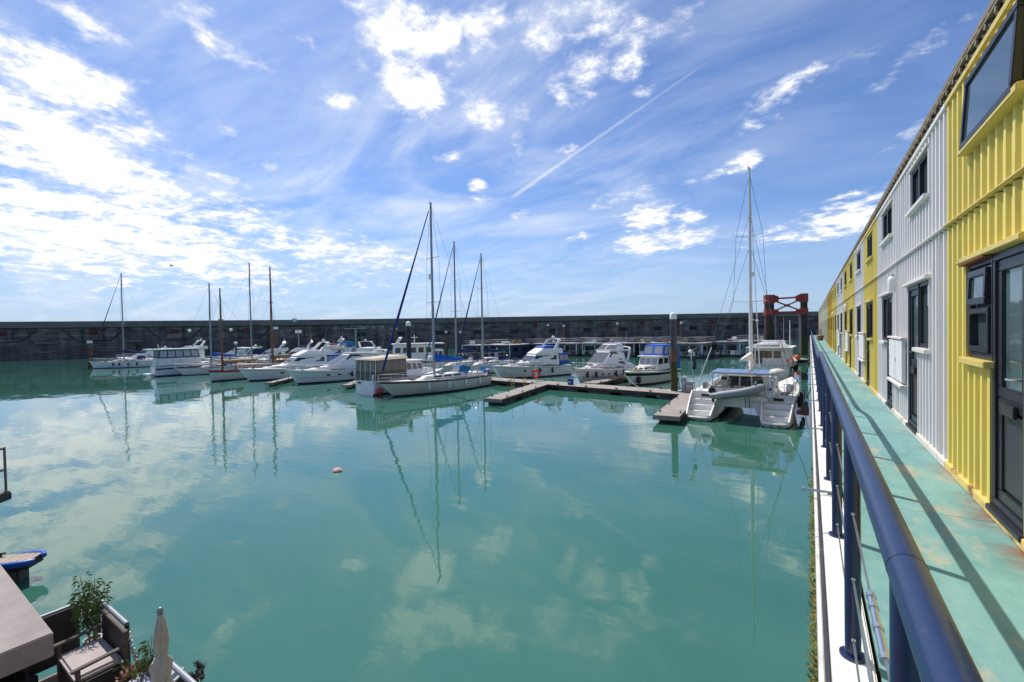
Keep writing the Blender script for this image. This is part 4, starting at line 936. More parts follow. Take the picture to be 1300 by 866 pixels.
# cabin cruiser with blue canopy
t, h = cruiser_base('cabin_cruiser', 'older cabin cruiser with bright blue canopy and dark sheer stripe beside the big pile', 'cabin cruiser', 800, 490, math.atan2(-9.4,-1.8), 8.6, 3.1, 1.15, 1.45, rake=.9)
h.band('sheer_stripe', mat('green_black_stripe',(.012,.02,.018),.4), t, .70, .90); h.rub('rub_rail', white, t, .97, .05)
tr = House(-.4, 2.9, 1.2, .55, 1.2, -.4, 2.4, 1.1, .5, 1.85, z0f=1.4, z1f=1.75); tr.body('fore_cabin', gel, t, .08); tr.row('F', 2, .08, .92, .25, .8, t, glass, .08)
for f in 'SP': tr.row(f, 3, .08, .92, .3, .8, t, glass, .06)
c = House(-1.9, .9, 1.25, 1.1, 1.3, -1.8, .35, 1.15, 1.0, 2.65); c.body('wheelhouse', gel, t, .07); c.row('F', 3, .05, .95, .42, .90, t, plexi, .04, 'windscreen_pane')
for f in 'SP': c.row(f, 2, .12, .92, .45, .88, t, glass, .10)
slab('wheelhouse_roof', gel, t, -1.9, .6, 1.28, 2.65, .09, .04)
k = House(-3.9, -.4, 1.35, 1.2, 2.70, -3.8, -.9, 1.25, 1.1, 3.85); k.body('canopy', bluec2, t, .08)
k.row('F', 2, .08, .92, .2, .85, t, plexi, .10, 'canopy_window')
for f in 'SP': k.row(f, 2, .5, .95, .2, .85, t, plexi, .08, 'canopy_window')
k2 = House(-4.1, -1.95, 1.4, 1.3, 1.2, -3.9, -1.95, 1.36, 1.26, 2.72); k2.body('cockpit_tent', bluec2, t, .05)
h.rail(t, .5, 1.0, .5, 'pulpit', 6)
mb = MB(); rg = random.Random(8)
for i in range(40): mb.ring((rg.uniform(2.9,3.9),rg.uniform(-.5,.5),1.35+.15*rg.random()), rg.uniform(.08,.2), .03, (rg.uniform(-1,1),rg.uniform(-1,1),1), 8, 4)
stuff(mb.build('foredeck_clutter', mat('old_rope',(.45,.38,.27),.9,var=.2), t, smooth=0))
MB().lathe([(.02,.3),(.22,.22),(.26,0),(.18,-.3),(.03,-.42)], h.pt(.9,.45,1,.18), 8).build('anchor_fender', blackm, t)
# canopy launch beside the near yacht
t, h = cruiser_base('canopy_launch', 'white motor launch with tall taupe cockpit tent under a beige roof', 'motor launch', 463, 501.5, math.atan2(11.0,.5), 9.4, 3.2, 1.3, 1.7, ref='stern', hullm=gelw, rake=.7, wt=.95)
h.rub('rub_rail', white, t, .97, .06); h.band('navy_line', navy, t, .86, .90, off=.01)
k = House(-4.6, -.9, 1.5, 1.5, 1.28, -4.5, -.9, 1.42, 1.42, 3.15); k.body('cockpit_tent', taupe, t, .04)
pm = mat('tent_window', (.20,.18,.15), .15, spec=.6)
k.row('B', 3, .04, .96, .46, .96, t, pm, .03, 'tent_window')
for f in 'SP': k.row(f, 4, .03, .97, .46, .96, t, pm, .02, 'tent_window')
mbp = MB()
for y in (-1.46,-.72,0,.72,1.46): mbp.tube([(-4.60,y,1.3),(-4.52,y,3.2)], .03, 5)
mbp.build('tent_poles', white, t)
MB().hexa([(-4.75,-1.6,3.15),(-.7,-1.6,3.15),(-.7,1.6,3.15),(-4.75,1.6,3.15)],[(-4.6,-1.3,3.34),(-.8,-1.2,3.5),(-.8,1.2,3.5),(-4.6,1.3,3.34)]).build('tent_roof', beige, t, bevel=.05)
c = House(-.85, 1.9, 1.25, 1.1, 1.3, -.85, 1.5, 1.1, .95, 2.85, z1f=2.75); c.body('wheelhouse', gel, t, .10); c.row('F', 3, .06, .94, .45, .88, t, glass, .05, 'windscreen_pane')
for f in 'SP': c.row(f, 3, .10, .92, .48, .88, t, pm, .07)
slab('wheelhouse_roof', gel, t, -.95, 1.75, 1.2, 2.80, .12, .05)
tr = House(1.9, 3.9, .9, .35, 1.35, 1.9, 3.5, .8, .3, 1.95, z0f=1.6); tr.body('fore_cabin', gel, t, .08); h.rail(t, .55, 1.0, .6, 'pulpit', 6)
MB().box((-4.85,-1.45,.9),(-4.74,-1.30,1.9)).build('stern_pole', white, t)
MB().box((-4.74,.55,1.02),(-4.70,.95,1.16)).build('transom_vent', blackm, t)
tag(MB().lathe([(.03,.42),(.10,.36),(.30,.12),(.32,-.05),(.22,-.25),(.04,-.32)], at(482,497,.35), 12).build('mooring_buoy', pinkb, None, smooth=60), 'pink ball fender floating between the taupe launch and the near yacht', 'buoy')
# narrow trawler yacht on the left
t, h = cruiser_base('trawler_yacht', 'white trawler yacht with a band of black framed windows and two navy stripes', 'motor boat', 194, 478, math.atan2(9.7,1.0), 7.6, 3.1, 1.55, 1.9, ref='stern', hullm=gelw, rake=.6, wt=.92)
h.band('navy_stripe', navy, t, .62, .76); h.rub('rub_rail', navy, t, .97, .05)
c = House(-3.5, 2.0, 1.5, 1.3, 1.4, -3.4, 2.0, 1.45, 1.28, 2.65); c.body('lower_cabin', gelw, t, .08)
c2 = House(-3.4, 1.9, 1.46, 1.28, 2.63, -3.3, 1.6, 1.38, 1.2, 3.85); c2.body('upper_saloon', mat('window_surround',(.035,.035,.045),.4), t, .05)
wm = mat('pale_reflecting_glass', (.34,.36,.40), .12, spec=.7)
for f in 'SP': c2.row(f, 5, .03, .97, .14, .86, t, wm, .03)
c2.row('B', 3, .05, .95, .14, .86, t, wm, .04); c2.row('F', 3, .05, .95, .14, .86, t, wm, .04)
slab('saloon_roof', gel, t, -3.7, 2.1, 1.6, 3.85, .16, .06)
slab('swim_platform', gelw, t, -4.7, -3.8, 1.3, .3, .14); MB().tube([(-3.82,.7,.4),(-3.82,.7,1.5)], .03, 5).tube([(-3.82,1.0,.4),(-3.82,1.0,1.5)], .03, 5).build('stern_ladder', steel, t)
MB().tube([(-2.9,0,3.95),(-3.1,0,4.7)], .03, 5).build('light_mast', white, t); h.rail(t, .2, 1.0, .7, 'guard_rail', 8)
MB().ring((-3.6,-.9,2.0), .24, .07, (1,0,0), 16, 6).build('stern_lifebuoy', white, t)
# boats of the second row
def second(label, px, py, head, L, **kw): return flybridge(label, px, py, head, L=L, ref='mid', **kw)
second('white cruiser with a tall white radar arch above the trawler yacht', 232, 464, E2+math.pi-.7, 11.5, blue=None, zfly=3.2)
sport_cruiser('white sport cruiser half hidden behind the far left yacht, slim swept arch', 186, 463, E2+math.pi-.9, 11, ref='mid')
sport_cruiser('low white cruiser lying behind the brown wooden masts', 302, 461, E2+math.pi-1.1, 12, ref='mid', canopy=navyc)
t, _ = second('cruiser with red flybridge trim behind the sleek motor yacht', 411, 464, E2+math.pi-.3, 10.5, blue=redc, zfly=3.1)
t2, _ = sport_cruiser('white boat with a rounded blue bimini behind the sleek motor yacht', 446, 462, E2+.5, 10, ref='mid')
k = House(-3.2, -.6, 1.5, 1.4, 3.3, -3.1, -.7, 1.3, 1.2, 4.35); k.body('bimini', tealc, t2, .2); k.row('B', 2, .08, .92, .1, .7, t2, plexi, .1, 'bimini_window')
second('white cruiser tucked between the two brown masts, low flybridge', 340, 463, E2+math.pi-.5, 10.0, blue=navyc, zfly=2.6)
second('white cruiser with navy flybridge cover just left of the white sign board', 372, 464, E2+math.pi-.4, 10.5, blue=navyc, zfly=2.7)
second('small white cruiser hidden behind the taupe launch tent', 478, 464, E2+.4, 9.5, blue=None, zfly=2.6)
# white wheelhouse trawler
t, h = cruiser_base('fishing_trawler', 'white fishing trawler with a long windowed wheelhouse behind the near yacht', 'trawler', 527, 472, YAW+math.pi+.25, 11.5, 4.0, 1.4, 2.2, ref='mid', rake=.5)
h.rub('rub_rail', navy, t, .97, .07)
c = House(-2.6, 3.2, 1.7, 1.5, 1.6, -2.6, 3.0, 1.6, 1.4, 4.0); c.body('wheelhouse', gel, t, .08)
for f in 'SP': c.row(f, 5, .06, .94, .52, .82, t, glass, .06)
c.row('F', 3, .06, .94, .52, .85, t, glass, .06); slab('wheelhouse_roof', gel, t, -4.2, 3.5, 1.8, 4.0, .14, .04)
c3 = House(-4.0, -2.62, 1.3, 1.3, 1.6, -4.0, -2.62, 1.25, 1.25, 3.2); c3.body('aft_cabin', gel, t, .06); c3.row('P', 2, .1, .9, .5, .85, t, glass, .1); c3.row('S', 2, .1, .9, .5, .85, t, glass, .1)
arch(t, 2.5, 2.2, 1.3, 4.1, 5.0, .2, gel); h.rail(t, .6, 1.0, .7, 'pulpit', 6); MB().tube([(0,0,4.1),(0,0,5.4)], .05, 6).tube([(-.5,0,5.0),(.5,0,5.0)], .03, 5).build('signal_mast', white, t)
# runabout with navy cover
t, h = cruiser_base('runabout', 'small white runabout with rounded navy canopy left of the flybridge cruiser', 'motor boat', 622, 471, YAW+math.pi+.5, 7.0, 2.5, .95, 1.2, ref='mid')
h.band('navy_side', navy, t, .1, .62)
c = House(-.8, 1.6, 1.0, .7, 1.0, -.7, .7, .85, .6, 1.95); c.body('windscreen_frame', gel, t, .06); c.row('F', 2, .06, .94, .2, .9, t, glassb, .05, 'windscreen_pane')
for f in 'SP': c.row(f, 2, .1, .95, .3, .88, t, glassb, .06)
k = House(-2.9, -.75, 1.1, .98, 1.0, -2.5, -.75, .8, .8, 2.1); k.body('canopy', navyc, t, .25); h.rail(t, .5, 1.0, .45, 'pulpit', 6)

# the trawler behind the catamaran
def workboat():
    t = thing('motor_trawler', 'white wheelhouse motor trawler with two tan curtained windows, moored ahead of the catamaran', 'motor boat')
    moor(t, 975, 480, E2 + .12, 11.0, 'stern')
    h = Hull(11.0, 4.8, 1.3, 2.2, rake=.8, srake=.3, wt=.85, pw=2.2); h.shell('hull', gel, t); h.deck('deck', pgrey, t, .15); h.band('boot_stripe', bootm, t, 0, .12); h.band('dark_rubbing_band', blackm, t, .80, .92, off=.05)
    c = House(-3.9, 1.6, 2.0, 1.9, 1.2, -3.9, 1.4, 1.95, 1.85, 3.15); c.body('deck_saloon', gel, t, .06)
    cm = mat('tan_curtain_glass', (.22,.15,.09), .15, spec=.6)
    fr = mat('window_trim_white', (.7,.7,.7), .4)
    c.pane('B', [(.56,.45),(.70,.45),(.70,.85),(.56,.85)], 'window', cm, t); c.pane('B', [(.29,.45),(.42,.45),(.42,.85),(.29,.85)], 'window', cm, t) if False else None
    c.pane('B', [(.22,.44),(.40,.44),(.40,.84),(.22,.84)], 'window', cm, t); c.pane('B', [(.44,.44),(.60,.44),(.60,.84),(.44,.84)], 'window', cm, t)
    c.pane('B', [(.68,.10),(.84,.10),(.84,.86),(.68,.86)], 'saloon_door', glassb, t); c.pane('B', [(.88,.40),(.97,.40),(.97,.84),(.88,.84)], 'window', glass, t)
    for f in 'SP': c.row(f, 4, .06, .94, .45, .84, t, glass, .05)
    slab('saloon_roof', gel, t, -4.9, 1.7, 2.25, 3.15, .12, .04)
    w = House(-.6, 1.5, 1.3, 1.2, 3.27, -.5, 1.2, 1.2, 1.1, 3.9); w.body('wheelhouse_top', gel, t, .06)
    for y in (-2.1, 2.1): MB().tube([(-4.75,y,1.2),(-4.75,y,3.2)], .035, 6).build('roof_post', white, t)
    h.rail(t, 0, .35, .95, 'stern_rail', 6, .022, .1); 
    mb = MB()
    for i in range(9):
        y = -1.9+.475*i; mb.tube([(-5.55,y,1.2),(-5.55,y,2.1)], .016, 4)
    mb.tube([(-5.55,-1.9,2.1),(-5.55,1.9,2.1)], .022, 5).tube([(-5.55,-1.9,1.65),(-5.55,1.9,1.65)], .016, 5).build('transom_rail', steel, t)
    MB().ring((-5.5,-2.05,1.95), .25, .065, (1,.2,0), 18, 6).build('orange_lifebuoy', orange, t)
    MB().tube([(-3.6,1.9,1.2),(-3.6,1.9,5.9)], .06, 6, .04).build('light_mast', white, t); MB().tube([(-1.8,-1.8,3.2),(-1.8,-1.8,6.2)], .05, 6, .03).build('antenna_mast', white, t); antenna(t, -1.9, -1.2, 3.2, 3.4, -.1)
    r = MB(); 
    for z, x0, x1 in ((3.95,-4.6,-.8),(3.6,-4.6,-.8)):
        r.tube([(x1,-1.95,z),(x0,-1.95,z),(x0,1.95,z),(x1,1.95,z)], .018, 4)
    for y in (-1.95,-1,0,1,1.95): r.tube([(-4.6,y,3.2),(-4.6,y,3.95)], .018, 4)
    r.build('roof_rail', steel, t)
    MB().box((-3.9,1.2,3.27),(-3.2,1.7,3.6)).build('roof_locker', white, t, bevel=.04); MB().box((-3.9,-1.7,3.27),(-3.3,-1.0,3.55)).build('roof_locker', white, t, bevel=.04)
    for i, u in enumerate((.1,.25,.4,.55)): fender(t, h, u, -1, blackm); fender(t, h, u, 1, gelw)
    # tender lying across the roof
    d = thing('inflatable_dinghy', 'pale upturned dinghy lying across the roof of the trawler', 'dinghy'); d.rotation_euler = (0,0,E2+.12+math.pi/2)
    d.location = t.location + Matrix.Rotation(E2+.12,3,'Z') @ Vector((-2.9,.1,3.30))
    n = 10; vs = []; k = 8
    for i in range(n+1):
        q = i/n; ww = .62*math.sin(math.pi*min(1,max(.10,q*.93+.06)))**.5; hh = .5*math.sin(math.pi*min(1,max(.14,q)))**.4
        for j in range(k): a = math.pi*j/(k-1); vs.append((-1.6+3.2*q, ww*math.cos(a), .02+hh*math.sin(a)))
    MB().add(vs, [(i*k+j,i*k+j+1,(i+1)*k+j+1,(i+1)*k+j) for i in range(n) for j in range(k-1)] + [(i*k,(i+1)*k,(i+1)*k+k-1,i*k+k-1) for i in range(n)] + [tuple(range(k)), tuple(n*k+j for j in range(k))]).build('upturned_hull', mat('hypalon_grey',(.50,.50,.51),.6,var=.1), d, smooth=60)
    MB().tube([(-1.62,-.1,.08),(-1.62,.1,.08)], .03, 5).build('tow_ring', blackm, d)
    for y in (-1,1): MB().tube([(-1.3,y*.63,.10),(1.3,y*.60,.10)], .03, 5).build('grab_line', blackm, d)
workboat()

# ------------------------------------------------------------------ catamaran
def catamaran():
    head = math.radians(87.5); p0 = (at(890,533) + at(988,545))/2 + Vector((-.12,0,0))
    d = Vector((math.cos(head), math.sin(head), 0)); L = 10.8
    t = thing('catamaran', 'white sailing catamaran seen from its stepped sterns, solar panels over the cockpit', 'catamaran', p0 + d*L/2 + Vector((0,0,0)), head)
    yc = 1.98
    sheer = lambda u: .34 + 1.20*min(1, max(0, (u-.01)/.16))**.85 + .25*u*u
    nonskid = mat('cat_nonskid', (.60,.60,.58), .7, var=.08)
    for sd in (1, -1):
        h = Hull(L, 1.75, 1.5, 1.7, rake=.35, srake=.12, wt=.80, pw=2.0, wl=.40, flare=.40, mid=.3, sheer=sheer, yc=sd*yc, draft=.4)
        h.shell('hull', gel, t, 40); h.deck('deck', deckm, t, .02, 34, u0=.175, camber=.03)
        h.band('boot_stripe', bootm, t, -.02, .05, .1); h.band('hull_stripe', mat('slate_stripe',(.16,.17,.2),.4), t, .70, .76, .22, .9, .008)
        h.portlights(t, (.35,.45,.55,.65), .62, .05, .022)
        # sugar scoop: solid treads between rounded side cheeks
        for i in range(4):
            x0 = -L/2 + .02 + i*.42; z = .20 + i*.30; w = h.half(.02+.04*i, 1) - .06
            MB().box((x0, sd*yc-w, .06),(-L/2+1.86-.003*i, sd*yc+w, z)).build('stern_step', gel, t, bevel=.02)
            MB().box((x0+.06, sd*yc-w+.10, z+.001),(x0+.38, sd*yc+w-.10, z+.014)).build('step_pad', nonskid, t, smooth=0)
        wb = h.half(.175, 1) - .03; MB().box((-L/2+1.862, sd*yc-wb, .9),(-L/2+1.92, sd*yc+wb, h.z(.175)-.01)).build('scoop_bulkhead', gel, t, bevel=.01)
        # rounded bathing platform closing the stern
        n = 12; up = [(-L/2+.06-.30*math.sin(math.pi*j/n), sd*yc-.66*math.cos(math.pi*j/n), .21) for j in range(n+1)]; lo = [(-L/2+.10-.14*math.sin(math.pi*j/n), sd*yc-.44*math.cos(math.pi*j/n), -.08) for j in range(n+1)]
        MB().add(up+lo, [tuple(range(n+1)), tuple(range(n+1,2*n+2))] + [(j,j+1,n+2+j,n+1+j) for j in range(n)] + [(0,n+1,2*n+1,n)]).build('bathing_platform', gel, t, bevel=.03)
        MB().tube([(x, y, z+.01) for x, y, z in up], .055, 8).build('stern_rim', gel, t, smooth=60)
        for q in (1,-1):
            pts = [h.pt(.002+.0185*i, 1, q, -.035) + Vector((0,0,.0)) for i in range(10)]
            MB().tube(pts, .055, 8).build('scoop_cheek', gel, t, smooth=60)
        MB().box((-L/2+1.83, sd*yc-.26, 1.20),(-L/2+1.860, sd*yc+.26, 1.36)).build('stern_locker', blackm, t, smooth=0)
        for q in (-.2,.2): MB().box((-L/2-.22, sd*yc+q-.03, .02),(-L/2-.17, sd*yc+q+.03, .20)).build('ladder_bracket', mat('dark_grey_plastic',(.1,.1,.11),.5), t, smooth=0)
        h.rail(t, .17, .98, .62, 'guard_wires', 10, .013, .12, closed=False)
        # pushpit tubes round each quarter
        x = -L/2+1.75; mb = MB()
        for zz in (.35,.7): mb.tube([(x+1.6, sd*(yc+.72), 1.55+zz),(x, sd*(yc+.70), 1.5+zz),(x-.05, sd*(yc+.3), 1.5+zz)], .018, 6)
        for xx, yy in ((x,.70),(x+.8,.71),(x+1.6,.72),(x-.05,.3)): mb.tube([(xx, sd*(yc+yy), 1.45),(xx, sd*(yc+yy), 2.2)], .018, 6)
        mb.build('pushpit', steel, t)
    MB().hexa([(-4.0,-1.5,.74),(3.0,-1.5,.80),(3.0,1.5,.80),(-4.0,1.5,.74)],[(-3.9,-1.5,1.40),(3.2,-1.5,1.62),(3.2,1.5,1.62),(-3.9,1.5,1.40)]).build('bridge_deck', gel, t, bevel=.05)
    # curved underside fillets between hulls
    for sd in (1,-1):
        n = 8; arc = [(1.62-.80*math.sin(math.pi/2*j/n), .10+.72*(1-math.cos(math.pi/2*j/n))) for j in range(n+1)]
        ring = [(sd*1.66, .86)] + [(sd*y, z) for y, z in arc] + [(sd*.82, .86)]; k = len(ring)
        MB().add([(-4.02,y,z) for y, z in ring] + [(2.9,y,z) for y, z in ring], [tuple(range(k)), tuple(range(k,2*k))] + [(j,(j+1)%k,k+(j+1)%k,k+j) for j in range(k)]).build('hull_fillet', gel, t, smooth=50)
    MB().box((-4.16,-1.42,1.18),(-4.00,1.42,1.46)).build('aft_crossbeam', gel, t, bevel=.05)
    # gear in the cockpit and on the side decks
    jc = mat('jerrycan_grey', (.16,.17,.19), .5); bk = mat('cushion_beige', (.52,.46,.36), .9)
    for i, (x, y, w, d, z0, hh, m_) in enumerate(((-3.55,-.9,.5,.22,1.86,.10,bk),(-3.55,0,.5,.22,1.86,.10,bk),(-3.55,.9,.5,.22,1.86,.10,bk),(-3.0,-1.15,.22,.4,1.42,.5,gelw),(-2.6,-.6,.25,.25,1.42,.42,pgrey))):
        MB().box((x-d,y-w*.8,z0),(x+d,y+w*.8,z0+hh)).build('cockpit_cushion' if i < 3 else 'cockpit_locker', m_, t, bevel=.04)
    for x, y, m_ in ((-2.2,2.35,jc),(-1.8,2.35,jc),(-1.3,2.4,pgrey),(-2.5,-2.45,jc)): MB().box((x-.14,y-.10,1.52),(x+.14,y+.10,1.95)).build('jerrycan', m_, t, bevel=.04)
    for x, y in ((-3.4,1.55),(-1.0,2.3),(-.2,-2.3),(-3.3,-2.3)):
        o = MB().ring((x,y,1.62), .20, .05, (.2,.1,1), 14, 6).ring((x,y,1.70), .18, .05, (.1,.3,1), 14, 6); stuff(o.build('rope_coil', mat('pale_rope',(.45,.42,.36),.9,var=.2), t, smooth=50))
    MB().lathe([(.05,-.25),(.16,-.18),(.18,.1),(.10,.22),(.03,.25)], (-3.75,-2.55,2.0), 10).build('barbecue', steel, t, smooth=50)
    for x in (-1.2,.6,2.2):
        for y in (-2.72,): MB().lathe([(.02,.34),(.10,.26),(.12,.1),(.12,-.2),(.09,-.32),(.02,-.36)], (x,y-.14,.95), 8).build('fender', navy, t)
    c = House(-1.9, 2.6, 1.75, 1.1, 1.5, -1.9, 1.0, 1.45, .9, 2.55, z0f=1.6, z1f=2.4); c.body('coachroof', gel, t, .12)
    c.row('F', 3, .06, .94, .2, .85, t, glass, .04, 'windscreen_pane')
    for f in 'SP': c.pane(f, [(.08,.35),(.85,.30),(.72,.82),(.10,.82)], 'side_window', glass, t)
    c.row('B', 3, .18, .80, .08, .86, t, glassb, .03, 'saloon_door'); c.pane('B', [(.84,.3),(.96,.3),(.95,.8),(.84,.8)], 'saloon_window', glass, t)
    for y in (-1.55, 1.55):
        cc = House(-4.0, -1.7, .22, .22, 1.4, -3.6, -1.7, .14, .14, 2.25, yc=y); cc.body('cockpit_coaming', gel, t, .07)
        s_ = 'S' if y < 0 else 'P'; cc.pane('B', [(.2,.5),(.8,.5),(.8,.62),(.2,.62)], 'speaker', blackm, t)
    tri = House(-4.15, -1.8, .06, .06, 1.5, -3.5, -2.6, .05, .05, 2.55, yc=-1.78); tri.body('side_screen', gel, t, .03)
    MB().lathe([(.09,-.075),(.09,.075)], (-3.2,-1.78,1.98), 12, 'y').build('side_screen_port', blackm, t)
    MB().box((-3.8,-1.35,1.41),(-3.3,1.35,1.85)).build('cockpit_seat', gelw, t, bevel=.05)
    MB().box((-3.2,.75,1.41),(-2.5,1.3,2.2)).build('helm_seat', cream, t, bevel=.08); MB().ring((-2.25,1.15,2.15), .38, .02, (1,0,.2), 18, 5).build('steering_wheel', steel, t)
    # bimini frame and solar panels
    fr = MB()
    for x in (-3.9,-2.2):
        for y in (-1.5,1.5): fr.tube([(x,y,1.4),(x,y,2.72)], .024, 6)
    fr.tube([(-3.95,-1.6,2.74),(-3.95,1.6,2.74)], .024, 6).tube([(-2.1,-1.6,2.80),(-2.1,1.6,2.80)], .024, 6).build('bimini_frame', steel, t)
    pv = mat('solar_cells', (.10,.15,.30), .16, var=.12, scale=14, spec=.8)
    for i in range(4):
        y = -1.58 + .80*i
        b = MB().hexa([(-4.1,y,2.77),(-2.0,y,2.84),(-2.0,y+.77,2.84),(-4.1,y+.77,2.77)],[(-4.1,y,2.80),(-2.0,y,2.87),(-2.0,y+.77,2.87),(-4.1,y+.77,2.80)]).build('solar_panel', pv, t, smooth=0)
        MB().box((-4.125,y-.005,2.755),(-4.10,y+.775,2.815)).build('panel_frame', alu, b, smooth=0)
    # mast and rigging
    xm = .55; zt = 16.1
    MB().tube([(xm,0,2.4),(xm,0,11),(xm,0,zt)], .12, 10, .075).build('mast', wmast, t)
    W = MB(); tip = Vector((xm,0,zt-.3))
    for z, w in ((7.2,1.0),(11.6,.8)):
        MB().tube([(xm-.25,-w,z+.05),(xm,0,z),(xm-.25,w,z+.05)], .027, 6).build('spreader', wmast, t)
    for sd in (1,-1):
        W.tube([tip, (xm-.25,sd*.8,11.65),(xm-.25,sd*1.0,7.25),(xm-.2,sd*2.6,1.7)], .011, 4); W.tube([Vector((xm,0,11)),(xm-1.2,sd*2.6,1.7)], .011, 4)
        W.tube([Vector((xm,0,zt-3)),(-3.2,sd*2.5,1.6)], .010, 4)
    W.tube([tip,(L/2-.5,0,1.8)], .012, 4); W.tube([Vector((xm,0,11.5)),(2.2,0,2.0)], .012, 4); W.build('shrouds', wirem, t)
    a = Vector((L/2-.7,0,2.2)); MB().tube([lerp(a, tip, .02+.94*i/10) for i in range(11)], .035, 8, .02).build('furled_genoa', wmast, t)
    MB().tube([(xm-.1,0,3.35),(-3.6,0,3.5)], .075, 8).build('boom', wmast, t)
    mb = MB(); mb.tube([(xm-.2-.36*i,0,3.62-.012*i) for i in range(11)], lambda q: .20*(1-.55*q), 9); mb.build('sail_cover', white, t, smooth=60)
    MB().box((xm-.3,-.05,zt-.05),(xm+.15,.05,zt+.05)).tube([(xm-.2,0,zt),(xm-.2,0,zt+.55)], .01, 4).tube([(xm,.1,zt),(xm,.1,zt+.35)], .015, 4).build('masthead', wmast, t)
    MB().box((xm+.08,-.12,8.9),(xm+.42,.12,8.98)).build('radar_bracket', wmast, t); dome(t, xm+.45, 0, 8.98, .2)
    MB().hexa([(xm-.9,-.04,2.4),(xm-.1,-.04,2.5),(xm-.1,.04,2.5),(xm-.9,.04,2.4)],[(xm-.25,-.03,3.3),(xm-.1,-.03,3.3),(xm-.1,.03,3.3),(xm-.25,.03,3.3)]).build('mast_gusset', white, t, smooth=0)
    # wind generator pole on the port quarter, life raft dome to starboard
    MB().tube([(-3.9,2.45,1.4),(-4.0,2.6,2.3),(-4.0,2.75,4.0)], .03, 6).build('generator_pole', steel, t)
    w = MB().lathe([(.03,-.28),(.10,-.2),(.12,0),(.08,.22),(.02,.3)], (-4.0,2.75,4.05), 10, 'x').build('wind_generator', gelw, t)
    for k in range(3):
        a = 2*math.pi*k/3+.4; dv = Vector((0,math.cos(a),math.sin(a))); MB().tube([Vector((-3.70,2.75,4.05)), Vector((-3.70,2.75,4.05))+dv*.55], .045, 4, .02).build('blade', blackm, w)
    MB().tube([(-3.9,2.3,2.2),(-3.6,1.6,4.3)], .028, 6).build('boat_hook', white, t)
    MB().box((-4.05,2.45,2.9),(-3.85,2.62,3.6)).build('pole_outboard', blackm, t, bevel=.05)
    MB().tube([(-3.6,-1.95,1.5),(-3.6,-1.95,2.75)], .04, 6).build('dome_pole', white, t); MB().lathe([(.30,0),(.42,.05),(.43,.14),(.34,.28),(.1,.34)], (-3.6,-1.95,2.75), 16).build('satellite_dome', cream, t, smooth=60)
    # davits
    for y in (-.95, .95): MB().tube([(-3.85,y,1.4),(-3.95,y,2.15),(-4.5,y,2.35),(-4.95,y,2.3)], .045, 8).build('davit', steel, t)
    bl = mat('dark_teal_mark', (.02,.07,.08), .5)
    for i, (y, z) in enumerate(((1.02,1.18),(1.12,1.22),(1.22,1.16),(1.30,1.2))): MB().box((-3.93,y,z),(-3.86,y+.07,z+.08)).build('stern_emblem', bl, t, smooth=0)
    mb = MB(); rg = random.Random(1)
    mb.tube([(-3.93,1.4,1.0),(-3.95,0,.82),(-3.93,-1.3,1.0)], .014, 4).build('stern_rope', mat('dark_rope',(.04,.04,.05),.9), t)
    for y in (-.55,-.35): MB().tube([(-4.2,y,1.35),(-4.1,y,.75)], .02, 5).build('hanging_line', blackm, t)
    fender(t, Hull(L,1.75,1.5,1.7,yc=-yc,sheer=sheer,wt=.8,wl=.74), .55, -1, gelw)
    # dinghy slung on the davits
    dg = thing('inflatable_dinghy', 'grey inflatable dinghy slung across the catamaran stern, outboard on its left end', 'dinghy')
    Rz = Matrix.Rotation(head, 3, 'Z'); dg.location = t.location + Rz @ Vector((-4.6,.05,1.62)); dg.rotation_euler = (math.radians(-10), math.radians(-10), head - math.pi/2)
    hyp = mat('dinghy_grey', (.30,.31,.33), .55, var=.08)
    # U-shaped tube, open end (transom) to port; bow to starboard
    pth = [Vector((-1.35,-.52,0)),Vector((-.6,-.53,0)),(Vector((.2,-.53,.02))),Vector((.8,-.46,.08)),Vector((1.2,-.28,.17)),Vector((1.36,0,.22)),Vector((1.2,.28,.17)),Vector((.8,.46,.08)),Vector((.2,.53,.02)),Vector((-.6,.53,0)),Vector((-1.35,.52,0))]
    fine = []
    for i in range(len(pth)-1):
        for q in range(4): fine.append(lerp(pth[i], pth[i+1], q/4))
    fine.append(pth[-1])
    MB().tube(fine, lambda q: .21*(1 if .06 < q < .94 else .75), 12).build('buoyancy_tube', hyp, dg, smooth=60)
    MB().box((-1.2,-.45,-.20),(1.0,.45,-.12)).build('floor', mat('dinghy_floor',(.3,.3,.31),.7), dg, bevel=.03); MB().box((-1.22,-.40,-.16),(-1.14,.40,.22)).build('transom_board', mat('ply',(.22,.2,.18),.6), dg, bevel=.01)
    MB().box((-.3,-.45,.02),(-.05,.45,.06)).build('thwart', mat('ply',(.22,.2,.18),.6), dg, bevel=.01)
    o = MB().box((-1.50,-.16,.18),(-1.14,.16,.52)).build('outboard_motor', blackm, dg, bevel=.07); MB().box((-1.40,-.05,-.35),(-1.28,.05,.18)).build('outboard_leg', blackm, o, bevel=.02)
catamaran()

